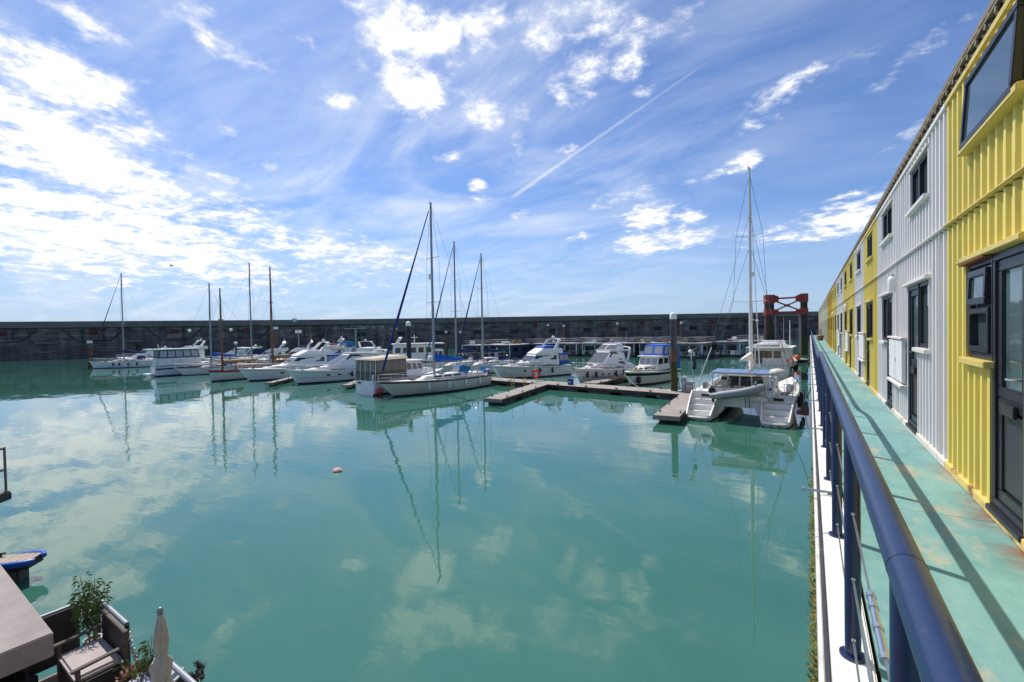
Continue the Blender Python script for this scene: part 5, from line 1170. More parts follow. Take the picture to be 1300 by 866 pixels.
# ------------------------------------------------------------------ pontoons, piles
plankm = mat('weathered_planks', (.34,.30,.26), .85, var=.22, scale=2.5, stretch=(1,.3,1), bump=.004, bscale=14)
fascia = mat('wet_timber', (.06,.045,.035), .8, var=.4, scale=2)
floatm = mat('pontoon_float', (.09,.085,.08), .85, var=.35, scale=1.5)
def pontoon(label, a, b, w, top=.50, floats=True, group=None, plank=.145, parts=False):
    """a, b: centre line ends"""
    a, b = Vector((a[0],a[1],0)), Vector((b[0],b[1],0)); L = (b-a).length; d = (b-a).normalized()
    t = thing('pontoon', label, 'pontoon', (a.x,a.y,0), math.atan2(d.y,d.x), group)
    mb = MB(); n = int(L/plank); rg = random.Random(int(L*100))
    for i in range(n):
        x = i*L/n; dz = rg.uniform(-.004,.004); mb.box((x+.004,-w/2+rg.uniform(0,.01),top-.035+dz),(x+L/n-.004,w/2-rg.uniform(0,.01),top+dz))
    stuff(mb.build('planks', plankm, t, smooth=0))
    for sd in (1,-1): MB().box((0,sd*w/2-.03 if sd>0 else -w/2-.03,top-.26),(L,sd*w/2+.03,top-.01)).build('edge_beam', fascia, t, bevel=.01)
    MB().box((-.06,-w/2-.03,top-.26),(-.001,w/2+.03,top-.008)).build('end_beam', mat('grey_timber',(.25,.22,.19),.8,var=.2), t, bevel=.01)
    for i in range(int(L/3.0)):
        for sd in (1,-1):
            x = 1.2+3.0*i; c = MB().tube([(x-.16,sd*(w/2-.14),top+.09),(x+.16,sd*(w/2-.14),top+.09)], .025, 6).build('cleat', blackm, t); MB().box((x-.07,sd*(w/2-.14)-.03,top-.002),(x+.07,sd*(w/2-.14)+.03,top+.08)).build('cleat_foot', blackm, c, smooth=0)
    if floats:
        k = max(2, int(L/3.2))
        for i in range(k):
            x = L*(i+.5)/k; MB().box((x-1.05,-w/2+.05,-.25),(x+1.05,w/2-.05,top-.262)).build('float', floatm, t, bevel=.05)
    return t
E1 = Vector((.991,-.131,0))
A0 = at(618,480.5,.5); A1 = at(872,497,.5)
pontoon('main timber pontoon running left to right in front of the moored cruisers', (-29.6,40.0), (-7.2,37.0), 2.3)
pontoon('timber finger pontoon jutting toward the viewer left of centre', (-20.0,27.75), (-21.5,37.6), 1.55, group=None)
pontoon('timber finger pontoon alongside the catamaran', (-6.95,26.7), (-7.6,36.0), 1.45)
pontoon('short finger pontoon between the express cruiser and the blue canopied cruiser', (-17.6,40.2), (-16.6,50.0), 1.5)
pontoon('thin finger pontoon beside the sleek motor yacht', tuple(at(440,489,.4))[:2], tuple(at(470,478,.4))[:2], .9, .42)
pontoon('thin finger pontoon between the flybridge boat and the sleek motor yacht', tuple(at(342,486,.4))[:2], tuple(at(376,478,.4))[:2], .9, .42)
pontoon('small pontoon with red buoys at the foot of the red gantry', tuple(at(1003,457,.4))[:2], tuple(at(1024,457,.4))[:2], 2.6, .55)
for i, (px, py) in enumerate(((1007,453.5),(1012,454.5))):
    tag(MB().lathe([(.05,-.38),(.32,-.26),(.42,0),(.33,.28),(.10,.42),(.07,.52)], at(px, py, 1.0), 12).build('mooring_buoy', orange, None, smooth=60), ['left one of two orange red buoys on the small pontoon by the gantry','right one of two orange red buoys on the small pontoon by the gantry'][i], 'buoy', 'buoys on the gantry pontoon')
def post_pile(label, px, pytop, pywl, r, segs, cap='cone', capm=white, lamp=False, name='mooring_pile', cat='mooring pile', group=None):
    p = at(px, pywl, 0); d = ray(px, pytop); q = math.hypot(p.x, p.y)/math.hypot(d.x, d.y); zt = EYE + d.z*q
    t = thing(name, label, cat, p, 0, group); z = -2.0
    ch = .8*r if cap == 'cone' else .25
    hi = zt - (2.2*r if cap == 'cone' else 1.0 if cap == 'globe' else .5)
    for i, (f, mm, nm) in enumerate(segs):
        z1 = hi*f; MB().lathe([(r*(1+.03*(len(segs)-i)), z),(r*(1+.03*(len(segs)-i)), z1)], (0,0,0), 14).build(nm, mm, t, smooth=50); z = z1
    if cap == 'cone': MB().lathe([(r*1.08,hi),(r*1.08,zt-.5*r),(r*.9,zt-.35*r),(.02,zt)], (0,0,0), 14).build('cap', capm, t, smooth=50)
    elif cap == 'flat': MB().lathe([(r*1.25,hi),(r*1.25,zt)], (0,0,0), 14).build('cap', capm, t, smooth=50)
    else:
        MB().lathe([(.07,hi-.1),(.07,hi+.45)], (0,0,0), 8).build('lamp_stem', mat('dark_grey_plastic',(.1,.1,.11),.5), t)
        MB().lathe([(.15,hi+.42),(.30,hi+.55),(.36,hi+.72),(.30,hi+.9),(.12,zt)], (0,0,0), 12).build('globe', white, t, smooth=60)
    return t
weed = mat('green_pile_weed', (.055,.060,.012), .85, var=.4, scale=3, col2=(.10,.085,.02))
rustp = mat('rusty_pile', (.17,.075,.035), .85, var=.35, scale=2, col2=(.20,.12,.08))
sleeve = mat('grey_pile_sleeve', (.055,.06,.075), .5, var=.12, scale=2)
darkpile = mat('dark_pile', (.028,.03,.04), .6, var=.25, scale=2)
pb = post_pile('tall grey mooring pile with white cone cap and weedy foot, nearest the catamaran', 856, 396.5, 504.5, .25, [(.46,weed,'weed_band'),(.60,rustp,'rust_band'),(1,sleeve,'shaft')])
MB().box((-.55,-.5,.42),(.55,.42,.53)).build('pile_collar', mat('collar_white',(.5,.48,.45),.7,var=.2), pb, bevel=.04)
post_pile('dark mooring pile with white cone cap rising behind the near yacht', 520, 408, 479, .28, [(.30,weed,'weed_band'),(1,darkpile,'shaft')])
post_pile('brown mooring pile with pale cap at the far left, beside the leftmost yacht', 115, 432.5, 468, .32, [(.55,weed,'weed_band'),(.95,rustp,'shaft')], 'flat')
post_pile('brown mooring pile with flat white cap among the wooden boats', 351.5, 415, 462, .36, [(.4,weed,'weed_band'),(1,rustp,'shaft')], 'flat')
for i, (px, a, b, lab) in enumerate([(503.5,416,455,'slim rusty pile with white cap left of the dark capped pile'),(696.5,411.5,448,'rusty houseboat pile with white cap, above the flybridge cruiser'),(716.5,412.5,448,'rusty houseboat pile with white cap, second above the flybridge cruiser'),(784.5,409.5,448,'rusty houseboat pile with white cap, left of the blue canopy'),(865.5,408.5,448,'rusty houseboat pile with white cap, right of the nearest grey pile'),(567,420,452,'slim pile with white cap between the two nearest masts'),(585,420,452,'slim pile with white cap right of the teal furled headsail')]):
    post_pile(lab, px, a, b, .24, [(.3,weed,'weed_band'),(1,rustp,'shaft')], 'flat', group='slim capped piles')
for i, (px, a, b, lab) in enumerate([(242,418,462,'globe lamp post behind the black framed trawler yacht'),(294.5,417,460,'globe lamp post just right of the short brown mast'),(300,434,462,'low globe lamp between the brown masts'),(955.5,404.5,445,'left globe lamp right of the catamaran mast'),(961.5,405.5,445,'right globe lamp right of the catamaran mast')]):
    post_pile(lab, px, a, b, .16, [(1,darkpile,'post')], 'globe', lamp=True, name='lamp_post', cat='lamp post', group='globe lamps on the pontoons')
def small_posts():
    p = at(416,462); t = thing('signal_post', 'pale post with a crossbar standing in front of the harbour wall lettering', 'post', at(452.5,455))
    MB().tube([(0,0,0),(0,0,7.0)], .22, 8, .18).build('post', mat('pale_post',(.36,.36,.37),.7,var=.15), t); MB().tube([(-2.2,-1.4,7.05),(2.2,1.4,7.05)], .10, 6).build('crossbar', mat('pale_post',(.36,.36,.37),.7,var=.15), t)
    t = thing('sign_post', 'thin post with a small white board behind the motor cruisers', 'sign', at(380,462))
    MB().tube([(0,0,0),(0,0,6.6)], .09, 6).build('post', mat('pale_post',(.36,.36,.37),.7,var=.15), t); MB().box((-.65,-.03,6.1),(.65,.03,6.7), Matrix.Rotation(YAW,3,'Z'), (0,0,6.4)).build('board', white, t, smooth=0)
    pw, d, n = wall_at(-78, .2); t = thing('wall_lamp', 'white floodlight box standing on top of the harbour wall', 'lamp', pw + Vector((0,0,10.4)))
    MB().box((-.8,-.5,.2),(.8,.5,1.5)).build('lamp_box', white, t, bevel=.1); MB().tube([(0,0,-.6),(0,0,.3)], .12, 6).build('stem', darkpile, t)
small_posts()
def gantry():
    L_ = at(977,450.5); R_ = at(1021,450.5); u = (R_-L_).normalized(); w = (R_-L_).length
    t = thing('red_gantry', 'red cross braced steel frame joining two huge dark piles at the end of the walkway', 'gantry', L_, math.atan2(u.y,u.x))
    gp = mat('dark_gantry_pile', (.035,.026,.028), .75, var=.4, scale=1.2, col2=(.10,.05,.035)); red = mat('gantry_red', (.40,.045,.025), .6, col2=(.22,.05,.025), scale=1.6, detail=8, thr=(.4,.7))
    for x, r_ in ((0,.86), (w,.60)):
        s = 1 if x == 0 else -1
        MB().lathe([(r_*1.06,-3),(r_*1.06,3.6)], (x,0,0), 16).build('weed_band', weed if x else mat('green_fender_net',(.03,.055,.015),.9,var=.4), t, smooth=50)
        MB().lathe([(r_,3.6),(r_,11.3)], (x,0,0), 16).build('pile', gp, t, smooth=50)
        for z0, z1 in ((7.75,9.0),(10.1,11.75)):
            MB().lathe([(r_+.14,z0),(r_+.14,z1)], (x,0,0), 8).build('collar', red, t, smooth=0)
            a_, b_ = x+s*(r_-.05), x+s*(r_+.75)
            MB().hexa([(a_,-.45,z0+.05),(b_,-.3,z0+.35),(b_,.3,z0+.35),(a_,.45,z0+.05)],[(a_,-.45,z1-.05),(b_,-.3,z1-.35),(b_,.3,z1-.35),(a_,.45,z1-.05)]).build('bracket', red, t, bevel=.03)
        for y in (-.5,.5): MB().tube([(x+s*(r_+.1),y,.3),(x+s*(r_+.1),y,7.7)], .08, 5).build('guide_rail', mat('grey_metal',(.3,.3,.3),.5), t)
    a, b = 1.2, w-1.0
    MB().tube([(a,0,11.0),(b,0,11.1)], .17, 8).build('top_beam', red, t); MB().box((a,-.25,7.95),(b,.25,8.45)).build('bottom_beam', red, t, bevel=.04)
    MB().tube([(a,.12,10.45),(b,.12,8.75)], .15, 6).build('cross_brace', red, t); MB().tube([(a,-.12,8.75),(b,-.12,10.45)], .15, 6).build('cross_brace', red, t)
    MB().box(((a+b)/2-.5,-.2,9.35),((a+b)/2+.5,.2,9.85)).build('centre_plate', red, t, bevel=.03)
gantry()
def pontoon_fittings():
    t = thing('lifebuoy_stand', 'red lifebuoy on a short post on the main pontoon', 'lifebuoy', at(681,484,.5))
    MB().tube([(0,0,0),(0,0,1.2)], .05, 8).build('post', white, t); MB().ring((.02,-.1,.75), .36, .10, (.4,-.9,0), 20, 8).build('ring', mat('lifebuoy_red',(.55,.035,.02),.5), t, smooth=60)
    def ladder(label, px, py):
        t = thing('safety_ladder', label, 'ladder', at(px,py,.5), math.radians(-7))
        for x in (-.16,.16): MB().tube([(x,0,-.7),(x,0,.9),(x,.05,.98)], .03, 6).build('stile', yel_l, t)
        for z in (-.5,-.2,.1,.4): MB().tube([(-.16,0,z),(.16,0,z)], .02, 6).build('rung', yel_l, t)
        MB().tube([(-.16,.02,.5),(-.16,.02,2.35)], .024, 6).build('marker_pole', yel_l, t)
    ladder('yellow safety ladder with tall marker pole at the left end of the main pontoon', 651, 488); ladder('second yellow safety ladder with marker pole, farther right on the pontoon', 666, 486)
    ped = mat('pedestal_blue', (.03,.06,.25), .5, var=.15)
    def pedestal(label, px, py, m_, h=1.1, w=.16, lid=white):
        t = thing('service_pedestal', label, 'power pedestal', at(px,py,.5))
        MB().box((-w,-w,0),(w,w,h)).build('column', m_, t, bevel=.03); MB().box((-w-.03,-w-.03,h),(w+.03,w+.03,h+.12)).build('lid', lid, t, bevel=.03); MB().box((-w*.6,-w-.02,h*.5),(w*.6,-w+.001,h*.8)).build('socket_panel', pgrey, t, smooth=0)
    pedestal('blue and white power pedestal at the left end of the main pontoon', 619.5, 483, ped); pedestal('short blue box on the middle of the main pontoon', 724.5, 488.5, ped, .45, .22, ped)
    pedestal('grey power pedestal at the right end of the pontoon', 868.5, 497.5, mat('pedestal_grey',(.30,.31,.33),.5), 1.1); pedestal('squat grey locker at the right end of the pontoon', 876.5, 498, mat('locker_grey',(.30,.29,.28),.6), .75, .3, pgrey)
    mb = MB(); rg = random.Random(6)
    for i in range(30): c = Vector((rg.uniform(-.9,.9),rg.uniform(-.35,.35),.06+.25*rg.random())); mb.ring(c, rg.uniform(.12,.3), .035, (rg.uniform(-1,1),rg.uniform(-1,1),1.2), 9, 4)
    o = stuff(mb.build('rope_heap', mat('brown_rope',(.13,.095,.065),.9,var=.3), None, smooth=0)); o.location = at(785,483,.52); tag(o, 'brown heap of rope and nets on the pontoon under the blue canopied cruiser bow', 'rope')
    tag(MB().lathe([(.02,-.1),(.14,-.08),(.19,.02),(.13,.09),(.02,.12)], at(428.5,597.5,.02), 10).build('float', mat('faded_pink_float',(.60,.36,.33),.6), None, smooth=60), 'small pale float drifting alone on the open water', 'float')
    # mooring lines and the gangway hoops by the catamaran
    for i, (a, b, lab) in enumerate([((1015,487,.9),(1040,497,3.2),'slack dark mooring line from the catamaran up to the quay'),((1005,520,1.0),(1034,497,2.6),'lower mooring line from the catamaran stern to the quay')]):
        p, q = at(*a), Vector((.04, at(*a).y-2.0-i, b[2])); tag(MB().tube([lerp(p,q,k/10) - Vector((0,0,.5*math.sin(math.pi*k/10))) for k in range(11)], .022, 5).build('mooring_line', mat('dark_rope',(.04,.04,.05),.9), None), lab, 'rope')
    rope = mat('pale_rope',(.45,.42,.36),.9,var=.2)
    for a, b, lab in [((626,465,1.7),(640,484,.52),'pale mooring line from the flybridge cruiser bow to the pontoon'),((724,470,1.7),(733,487,.52),'pale mooring line from the express cruiser bow to the pontoon'),((792,474,1.5),(812,492,.52),'pale mooring line from the blue canopied cruiser to the pontoon'),((614,480,1.2),(620,484,.52),'pale mooring line from the near yacht stern to the pontoon'),((892,505,1.5),(872,512,.55),'pale mooring line from the catamaran to its finger pontoon')]:
        p, q = at(*a), at(*b); tag(MB().tube([lerp(p,q,k/8) - Vector((0,0,.18*math.sin(math.pi*k/8))) for k in range(9)], .02, 5).build('mooring_line', rope, None), lab, 'rope')
    g = at(218,337.5,0) if False else ray(218,337.5).normalized()*70 + Vector((0,0,EYE))
    b = thing('seagull', 'small seagull flying in the sky above the far left boats', 'bird', g, .8)
    MB().lathe([(.01,-.28),(.05,-.18),(.07,0),(.055,.12),(.035,.2),(.012,.27)], (0,0,0), 8, 'x').build('body', gelw, b, smooth=60)
    for sd in (1,-1): MB().add([(-.08,sd*.03,.03),(.08,sd*.03,.03),(.10,sd*.32,.14),(-.04,sd*.32,.14),(-.06,sd*.68,.05),(-.02,sd*.68,.06),(-.08,sd*.03,.045),(.08,sd*.03,.045),(.10,sd*.32,.155),(-.04,sd*.32,.155),(-.06,sd*.68,.056),(-.02,sd*.68,.066)], [(0,1,2,3),(3,2,5,4),(6,7,8,9),(9,8,11,10),(1,2,8,7),(2,5,11,8),(0,3,9,6),(3,4,10,9),(4,5,11,10)]).build('wing', mat('gull_grey',(.25,.26,.28),.7), b, smooth=0)
pontoon_fittings()

# ------------------------------------------------------------------ row of houseboats
def houseboat(label, px, py, w, l, colw, colr, head, wins, rail=True, h=2.7, ver=False):
    t = thing('houseboat', label, 'houseboat', at(px, py), head, 'houseboats moored in front of the harbour wall')
    hm = mat('houseboat_float', (.05,.05,.055), .8, var=.3)
    MB().box((0,-w/2-.25,-.3),(l,w/2+.25,.45)).build('float', hm, t, bevel=.08)
    b = House(.55, l-.6, w/2, w/2, .45, .55, l-.6, w/2, w/2, h); b.body('wall', colw, t, .02)
    MB().box((.1,-w/2-.35,h+.002),(l-.2,w/2+.35,h+.14)).build('roof', colr, t, bevel=.03)
    for y in (-w/2-.1, w/2+.1): MB().box((.2,y-.06,.45),(.32,y+.06,h)).build('veranda_post', white, t, smooth=0)
    for a0, a1, v0, v1, m_ in wins: b.pane('B', [(a0,v0),(a1,v0),(a1,v1),(a0,v1)], 'window', m_, t)
    for f in 'SP': b.row(f, 3, .1, .9, .4, .8, t, glass, .12)
    rg = random.Random(int(px)); b.pane('B', [(.62,.02),(.78,.02),(.78,.80),(.62,.80)], 'door', (white, glassb, pgrey)[int(px)%3], t)
    for i in range(5):
        x, y, hh = rg.uniform(.1,.5), rg.uniform(-w/2,w/2), rg.uniform(.3,.9); MB().box((x-.2,y-rg.uniform(.15,.5),.452),(x+.2,y+.3,.452+hh)).build('deck_box', rg.choice([pgrey, white, blackm, tan, navyc, wood]), t, bevel=.03)
    for i in range(4):
        x, y, hh = rg.uniform(2,l-2), rg.uniform(-w/2+.6,w/2-.6), rg.uniform(.3,.9); MB().box((x-.5,y-.4,h+.142),(x+.5,y+.4,h+.142+hh)).build('roof_clutter', rg.choice([pgrey, white, blackm, tan, wood]), t, bevel=.04)
    mb = MB()
    for z in ((.85,1.25) if ver else (1.25,)): mb.tube([(.15,-w/2-.1,z),(.15,w/2*.3,z)], .035, 5)
    for k in range(6): y = -w/2-.1+(w*.65+.1)*k/5; mb.tube([(.15,y,.45),(.15,y,1.25)], .03, 5)
    mb.build('veranda_rail', white if ver else steel, t)
    if rail:
        mb = MB()
        for z in (h+.65,h+1.1): mb.tube([(.8,-w/2,z),(l-1,-w/2,z),(l-1,w/2,z),(.8,w/2,z),(.8,-w/2,z)], .04, 5)
        for k in range(7):
            for x, y in ((.8,-w/2+w*k/6),(l-1,-w/2+w*k/6),(.8+(l-1.8)*k/6,-w/2),(.8+(l-1.8)*k/6,w/2)): mb.tube([(x,y,h+.2),(x,y,h+1.1)], .03, 4)
        mb.build('roof_rail', mat('dull_rail',(.26,.26,.27),.5,metal=.4), t)
        MB().box((l*.35,-.9,h+.2),(l*.6,.9,h+.85)).build('roof_locker', mat('dark_grey_plastic',(.1,.1,.11),.5), t, bevel=.05)
    return t
wh, gy, bl_, br, dk = white, mat('hb_grey',(.24,.24,.25),.7,var=.2), mat('hb_blue_grey',(.27,.33,.38),.7,var=.15), mat('hb_brown',(.21,.18,.155),.8,var=.25), mat('hb_dark',(.06,.065,.08),.7,var=.3)
nv, tn = mat('hb_navy',(.035,.05,.11),.7,var=.3), mat('hb_tan',(.30,.24,.17),.8,var=.2)
rf = mat('hb_roof', (.40,.39,.38), .7, var=.25, scale=.8); HH = E2 + .05
W1 = [(.10,.45,.12,.85,glass),(.55,.9,.35,.85,glassb)]; W2 = [(.08,.35,.1,.85,glassb),(.42,.62,.35,.8,glass),(.70,.92,.35,.8,glass)]
for a in [('navy houseboat with pale flat roof behind the three centre yachts',598,455,5.5,11,nv,rf,HH,W1),('navy houseboat with pale flat roof left of the flybridge cruiser',633,455,5.5,11,nv,rf,HH,W2),
          ('dark houseboat hidden behind the flybridge cruiser',676,453,5.0,11,dk,rf,HH,W1),('brown stone coloured houseboat right of the flybridge cruiser',719,452.5,4.6,11,br,rf,HH,W2),
          ('blue grey houseboat with white veranda rail, left of the express cruiser',751,453,4.4,11,bl_,rf,HH,W2),('dark houseboat with white door between the express and blue canopied cruisers',790,453.5,4.6,11,dk,rf,HH,W1),
          ('dark houseboat behind the blue canopied cruiser',826,454,4.4,11,dk,rf,HH,W2),('grey houseboat immediately right of the nearest grey pile',874,455.5,4.4,10,gy,rf,HH,W1),
          ('blue grey houseboat with dark roof left of the catamaran mast',919,453.5,5.2,10,bl_,mat('hb_dark_roof',(.16,.16,.165),.7),HH,W1),('tan houseboat behind the catamaran mast',948,450,4.4,10,tn,rf,HH,W2)]:
    houseboat(*a, rail=('pale flat roof left' not in a[0] and 'blue grey houseboat with dark' not in a[0]), ver=('veranda' in a[0]))

# ------------------------------------------------------------------ foreground houseboat terrace, lower left
def terrace():
    D = 4.2; ZD = EYE - D
    t = thing('terrace_houseboat', 'timber decked houseboat terrace with grey balustrade at the lower left', 'houseboat', (0,0,ZD))
    gm = mat('dark_balustrade', (.042,.038,.038), .7, var=.25, scale=4); pm_ = mat('terrace_planks', (.30,.22,.15), .8, var=.25, scale=3, stretch=(6,1,1), bump=.003, bscale=20)
    rl = mat('dull_rail_tube', (.30,.31,.33), .55, metal=.3)
    x0, x1, yf, yb = -8.02, -3.6, 2.02, -2.6
    rg = random.Random(3); n = 33; w = (x1-x0)/n; protos = []
    for i in range(n):
        if i < 3:
            o = MB().box((.003,yb,-.03),(w-.003,yf,0)).build('deck_plank', pm_, t, bevel=.004); protos.append(o)
        else: o = link_copy(protos[i%3], 'deck_plank', t)
        o.location = (x0+i*w, rg.uniform(-.004,.004), rg.uniform(-.003,.003))
    MB().box((x0+.02,yb,-ZD-.3),(x1-.02,yf-.03,-.032)).build('hull_side', mat('houseboat_float',(.05,.05,.055),.8,var=.3), t, bevel=.03)
    MB().box((x0+.01,yf-.03,-.22),(x1,yf+.02,-.034)).build('edge_beam', mat('pale_plank_edge',(.40,.31,.20),.8,var=.2), t, smooth=0)
    # side balustrade panel toward the neighbour, back rails with a chain gate
    MB().box((x0-.02,.9,.10),(x0+.02,1.78,.74)).build('balustrade_panel', gm, t, smooth=0); MB().box((x0-.02,-1.3,.10),(x0+.02,.88,.74)).build('balustrade_panel', gm, t, smooth=0)
    MB().tube([(x0,-1.3,.77),(x0,1.98,.77)], .022, 8).build('top_rail', rl, t)
    def rail(xa, xb): MB().tube([(xa,yf-.05,.75),(xb,yf-.05,.75)], .027, 10).build('top_rail', rl, t)
    for x in (-8.0,-6.95,-6.05,-4.9,-3.7): MB().tube([(x,yf-.05,-.02),(x,yf-.05,.75)], .025, 8).build('rail_post', gm, t)
    rail(-8.0,-6.95); rail(-6.05,-3.6)
    for k in range(26):
        q = k/25; x = lerp(-6.95,-6.05,q); z = .68 - .32*math.sin(math.pi*q)**1.0
        if k == 0: ch = MB().ring((0,0,0), .021, .008, (1,0,0), 8, 5).build('chain_link', mat('galvanised_chain',(.42,.41,.40),.65,metal=.2), t); c = ch
        else: c = link_copy(ch, 'chain_link', t)
        c.location = (x, yf-.05, z); c.rotation_euler = (k%2*1.4, math.cos(math.pi*q)*.6, 1.57 if k % 2 else .9); c.scale = (1.2,1.2,1.2)
    return ZD
ZD = terrace()
def foreground():
    # neighbouring roof
    rm = mat('grey_roof_felt', (.25,.205,.185), .85, scale=2.2, col2=(.36,.31,.285), thr=(.3,.72), detail=10, bump=.004, bscale=25)
    zr = EYE - 3.30; c = at(68,803,zr)
    t = thing('flat_roof_houseboat', 'flat grey roof corner of the neighbouring houseboat at the lower left', 'houseboat', (c.x, c.y, 0), math.atan2(*(at(0,715,zr)-c).yx))
    # local x runs from the corner along the far edge
    MB().box((0,0,zr-.27),(5.0,4.0,zr)).build('roof_slab', rm, t, bevel=.012)
    MB().box((.9,.55,.1),(4.8,3.8,zr-.275)).build('wall', mat('houseboat_dark_wall',(.06,.055,.055),.8,var=.2), t, smooth=0)
    MB().box((.6,.3,-.4),(5.0,4.0,.10)).build('float', mat('houseboat_float',(.05,.05,.055),.8,var=.3), t, bevel=.05)
    for x, y in ((.9,.9),(2.4,1.5)): MB().lathe([(.05,0),(.05,.03)], (x,y,zr), 10).build('roof_vent', mat('grey_metal',(.3,.3,.3),.5), t)
    # chair
    cw, cdp = .76, .50; fr = mat('weathered_teak_frame', (.10,.075,.06), .7, var=.25, scale=6, stretch=(1,1,4)); wv = mat('dark_woven_panel', (.028,.022,.020), .75, var=.5, scale=60, detail=2, bump=.002, bscale=90)
    cu = mat('taupe_cushion', (.44,.38,.36), .9, var=.08, scale=5, bump=.004, bscale=14)
    zs = .44
    A = at(133,807,ZD+zs); B_ = at(160,836,ZD+zs); u = (B_-A).normalized(); cen = (A+B_)/2 - Vector((-u.y,u.x,0))*.24
    t = thing('armchair', 'dark wooden armchair with taupe seat cushion on the houseboat terrace', 'chair', (cen.x,cen.y,ZD), math.atan2(u.y,u.x))
    hw = cw/2
    for x in (-hw,hw):
        MB().box((x-.022,-.20,0),(x+.022,-.16,zs+.115)).build('leg', fr, t, bevel=.006); MB().box((x-.022,.22,0),(x+.022,.262,zs+.33)).build('leg', fr, t, bevel=.006)
        MB().hexa([(x-.030,-.24,zs+.116),(x+.030,-.24,zs+.116),(x+.030,.219,zs+.14),(x-.030,.219,zs+.14)],[(x-.030,-.24,zs+.142),(x+.030,-.24,zs+.142),(x+.030,.219,zs+.166),(x-.030,.219,zs+.166)]).build('armrest', fr, t, bevel=.006)
        MB().box((x-.012,-.158,.08),(x+.012,.218,zs-.04)).build('side_panel', wv, t, smooth=0)
    MB().hexa([(-hw+.026,.22,zs-.02),(hw-.026,.22,zs-.02),(hw-.026,.25,zs-.02),(-hw+.026,.25,zs-.02)],[(-hw+.026,.23,zs+.295),(hw-.026,.23,zs+.295),(hw-.026,.26,zs+.295),(-hw+.026,.26,zs+.295)]).build('backrest', wv, t, smooth=0)
    MB().box((-hw+.026,.222,zs+.297),(hw-.026,.263,zs+.328)).build('back_rail', fr, t, bevel=.006)
    MB().box((-hw+.026,-.19,zs-.10),(hw-.026,.218,zs-.055)).build('seat_frame', fr, t, bevel=.006); MB().box((-hw+.026,-.18,.06),(hw-.026,-.165,zs-.103)).build('front_panel', wv, t, smooth=0)
    MB().box((-hw+.03,-.20,zs-.052),(hw-.03,.215,zs+.025)).build('seat_cushion', cu, t, bevel=.025, seg=3)
    # parasol
    zt = EYE - 2.30; p = at(203,771,zt)
    t = thing('parasol', 'closed cream parasol tied round its pole on the terrace', 'parasol', (p.x,p.y,ZD)); hh = zt - ZD
    MB().tube([(0,0,0),(0,0,hh-.05)], .02, 8).build('pole', fr, t); MB().lathe([(.018,hh-.06),(.025,hh-.035),(.022,hh-.01),(.008,hh)], (0,0,0), 12).build('finial', mat('silver_green',(.25,.28,.27),.3,metal=.6), t, smooth=60)
    MB().lathe([(.24,0),(.26,.05),(.05,.09),(.03,.3)], (0,0,0), 14).build('base', blackm, t)
    n = 40; lv = [(q_, r_*.66) for q_, r_ in [(hh-.055,.026),(hh-.12,.045),(hh-.22,.066),(hh-.30,.072),(hh-.36,.062),(hh-.40,.050),(hh-.43,.052),(hh-.50,.098),(hh-.58,.085),(hh-.64,.078),(hh-.72,.12),(hh-.95,.16),(hh-1.25,.19),(hh-1.4,.20)]]
    vs = []
    for i, (z, r) in enumerate(lv):
        for j in range(n):
            a = 2*math.pi*j/n; f = 1 + .27*math.sin(a*7+.35*i) + .12*math.sin(a*3+1.2*i) + (.22*max(0,math.cos(a+.9)) if 6 < i < 10 else 0)
            if z > hh-.1: f = 1
            vs.append((r*f*math.cos(a)+.012*math.sin(i*1.3), r*f*math.sin(a), z + (.02*math.sin(a*8) if i == len(lv)-1 else 0)))
    MB().add(vs, [(i*n+j,i*n+(j+1)%n,(i+1)*n+(j+1)%n,(i+1)*n+j) for i in range(len(lv)-1) for j in range(n)]).build('canopy', mat('cream_parasol_cloth',(.56,.47,.38),.9,var=.10,scale=8,bump=.003,bscale=20), t, smooth=70)
    MB().ring((0,0,hh-.41), .037, .009, (0,0,1), 16, 6).build('tie_strap', mat('parasol_strap',(.50,.42,.34),.9), t, smooth=60)
    # plants
    def plant(name, label, base, h, spread, nst, nl, lm, potm, pr=.16, ph=.34, leaf=.11, cat='plant'):
        t = thing(name, label, cat, base)
        MB().lathe([(pr*.75,0),(pr,ph-.04),(pr*1.1,ph-.035),(pr*1.1,ph),(pr*.9,ph),(pr*.88,ph-.04)], (0,0,0), 16).build('pot', potm, t, smooth=40)
        MB().lathe([(pr*.87,ph-.05),(.01,ph-.03)], (0,0,0), 12).build('soil', mat('soil',(.03,.02,.015),1), t)
        rg = random.Random(len(label)); mb = MB()
        for s in range(nst):
            a = rg.uniform(0,6.28); r = rg.uniform(.1,1)*spread; lean = Vector((math.cos(a)*r, math.sin(a)*r, 0)); hh = h*rg.uniform(.65,1.05)
            P = [Vector((math.cos(a)*pr*.4, math.sin(a)*pr*.4, ph-.04)) + lean*(q/5)**1.6 + Vector((0,0,hh*q/5)) for q in range(6)]
            MB().tube(P, .007, 5, .003).build('stem', mat('cane_stem',(.22,.20,.07),.6), t)
            for i in range(nl):
                q = rg.uniform(.28,1.0)*5; k = min(4,int(q)); c = lerp(P[k],P[k+1],q-k); b = rg.uniform(0,6.28); e = rg.uniform(-.7,.55)
                d = Vector((math.cos(b)*math.cos(e), math.sin(b)*math.cos(e), math.sin(e))); l = leaf*rg.uniform(.6,1.25); sw = d.cross(Vector((0,0,1))).normalized()*l*.085
                c = c + d*.02*rg.random()*4; m1 = c + d*l*.45 + Vector((0,0,.012)); tp = c + d*l + Vector((0,0,-l*.28))
                mb.add([c, m1-sw, tp, m1+sw], [(0,1,2),(0,2,3)])
        stuff(mb.build('leaves', lm, t, smooth=0)); return t
    lg = mat('bamboo_leaf', (.075,.16,.04), .4, col2=(.22,.28,.10), scale=14, thr=(.35,.7)); 
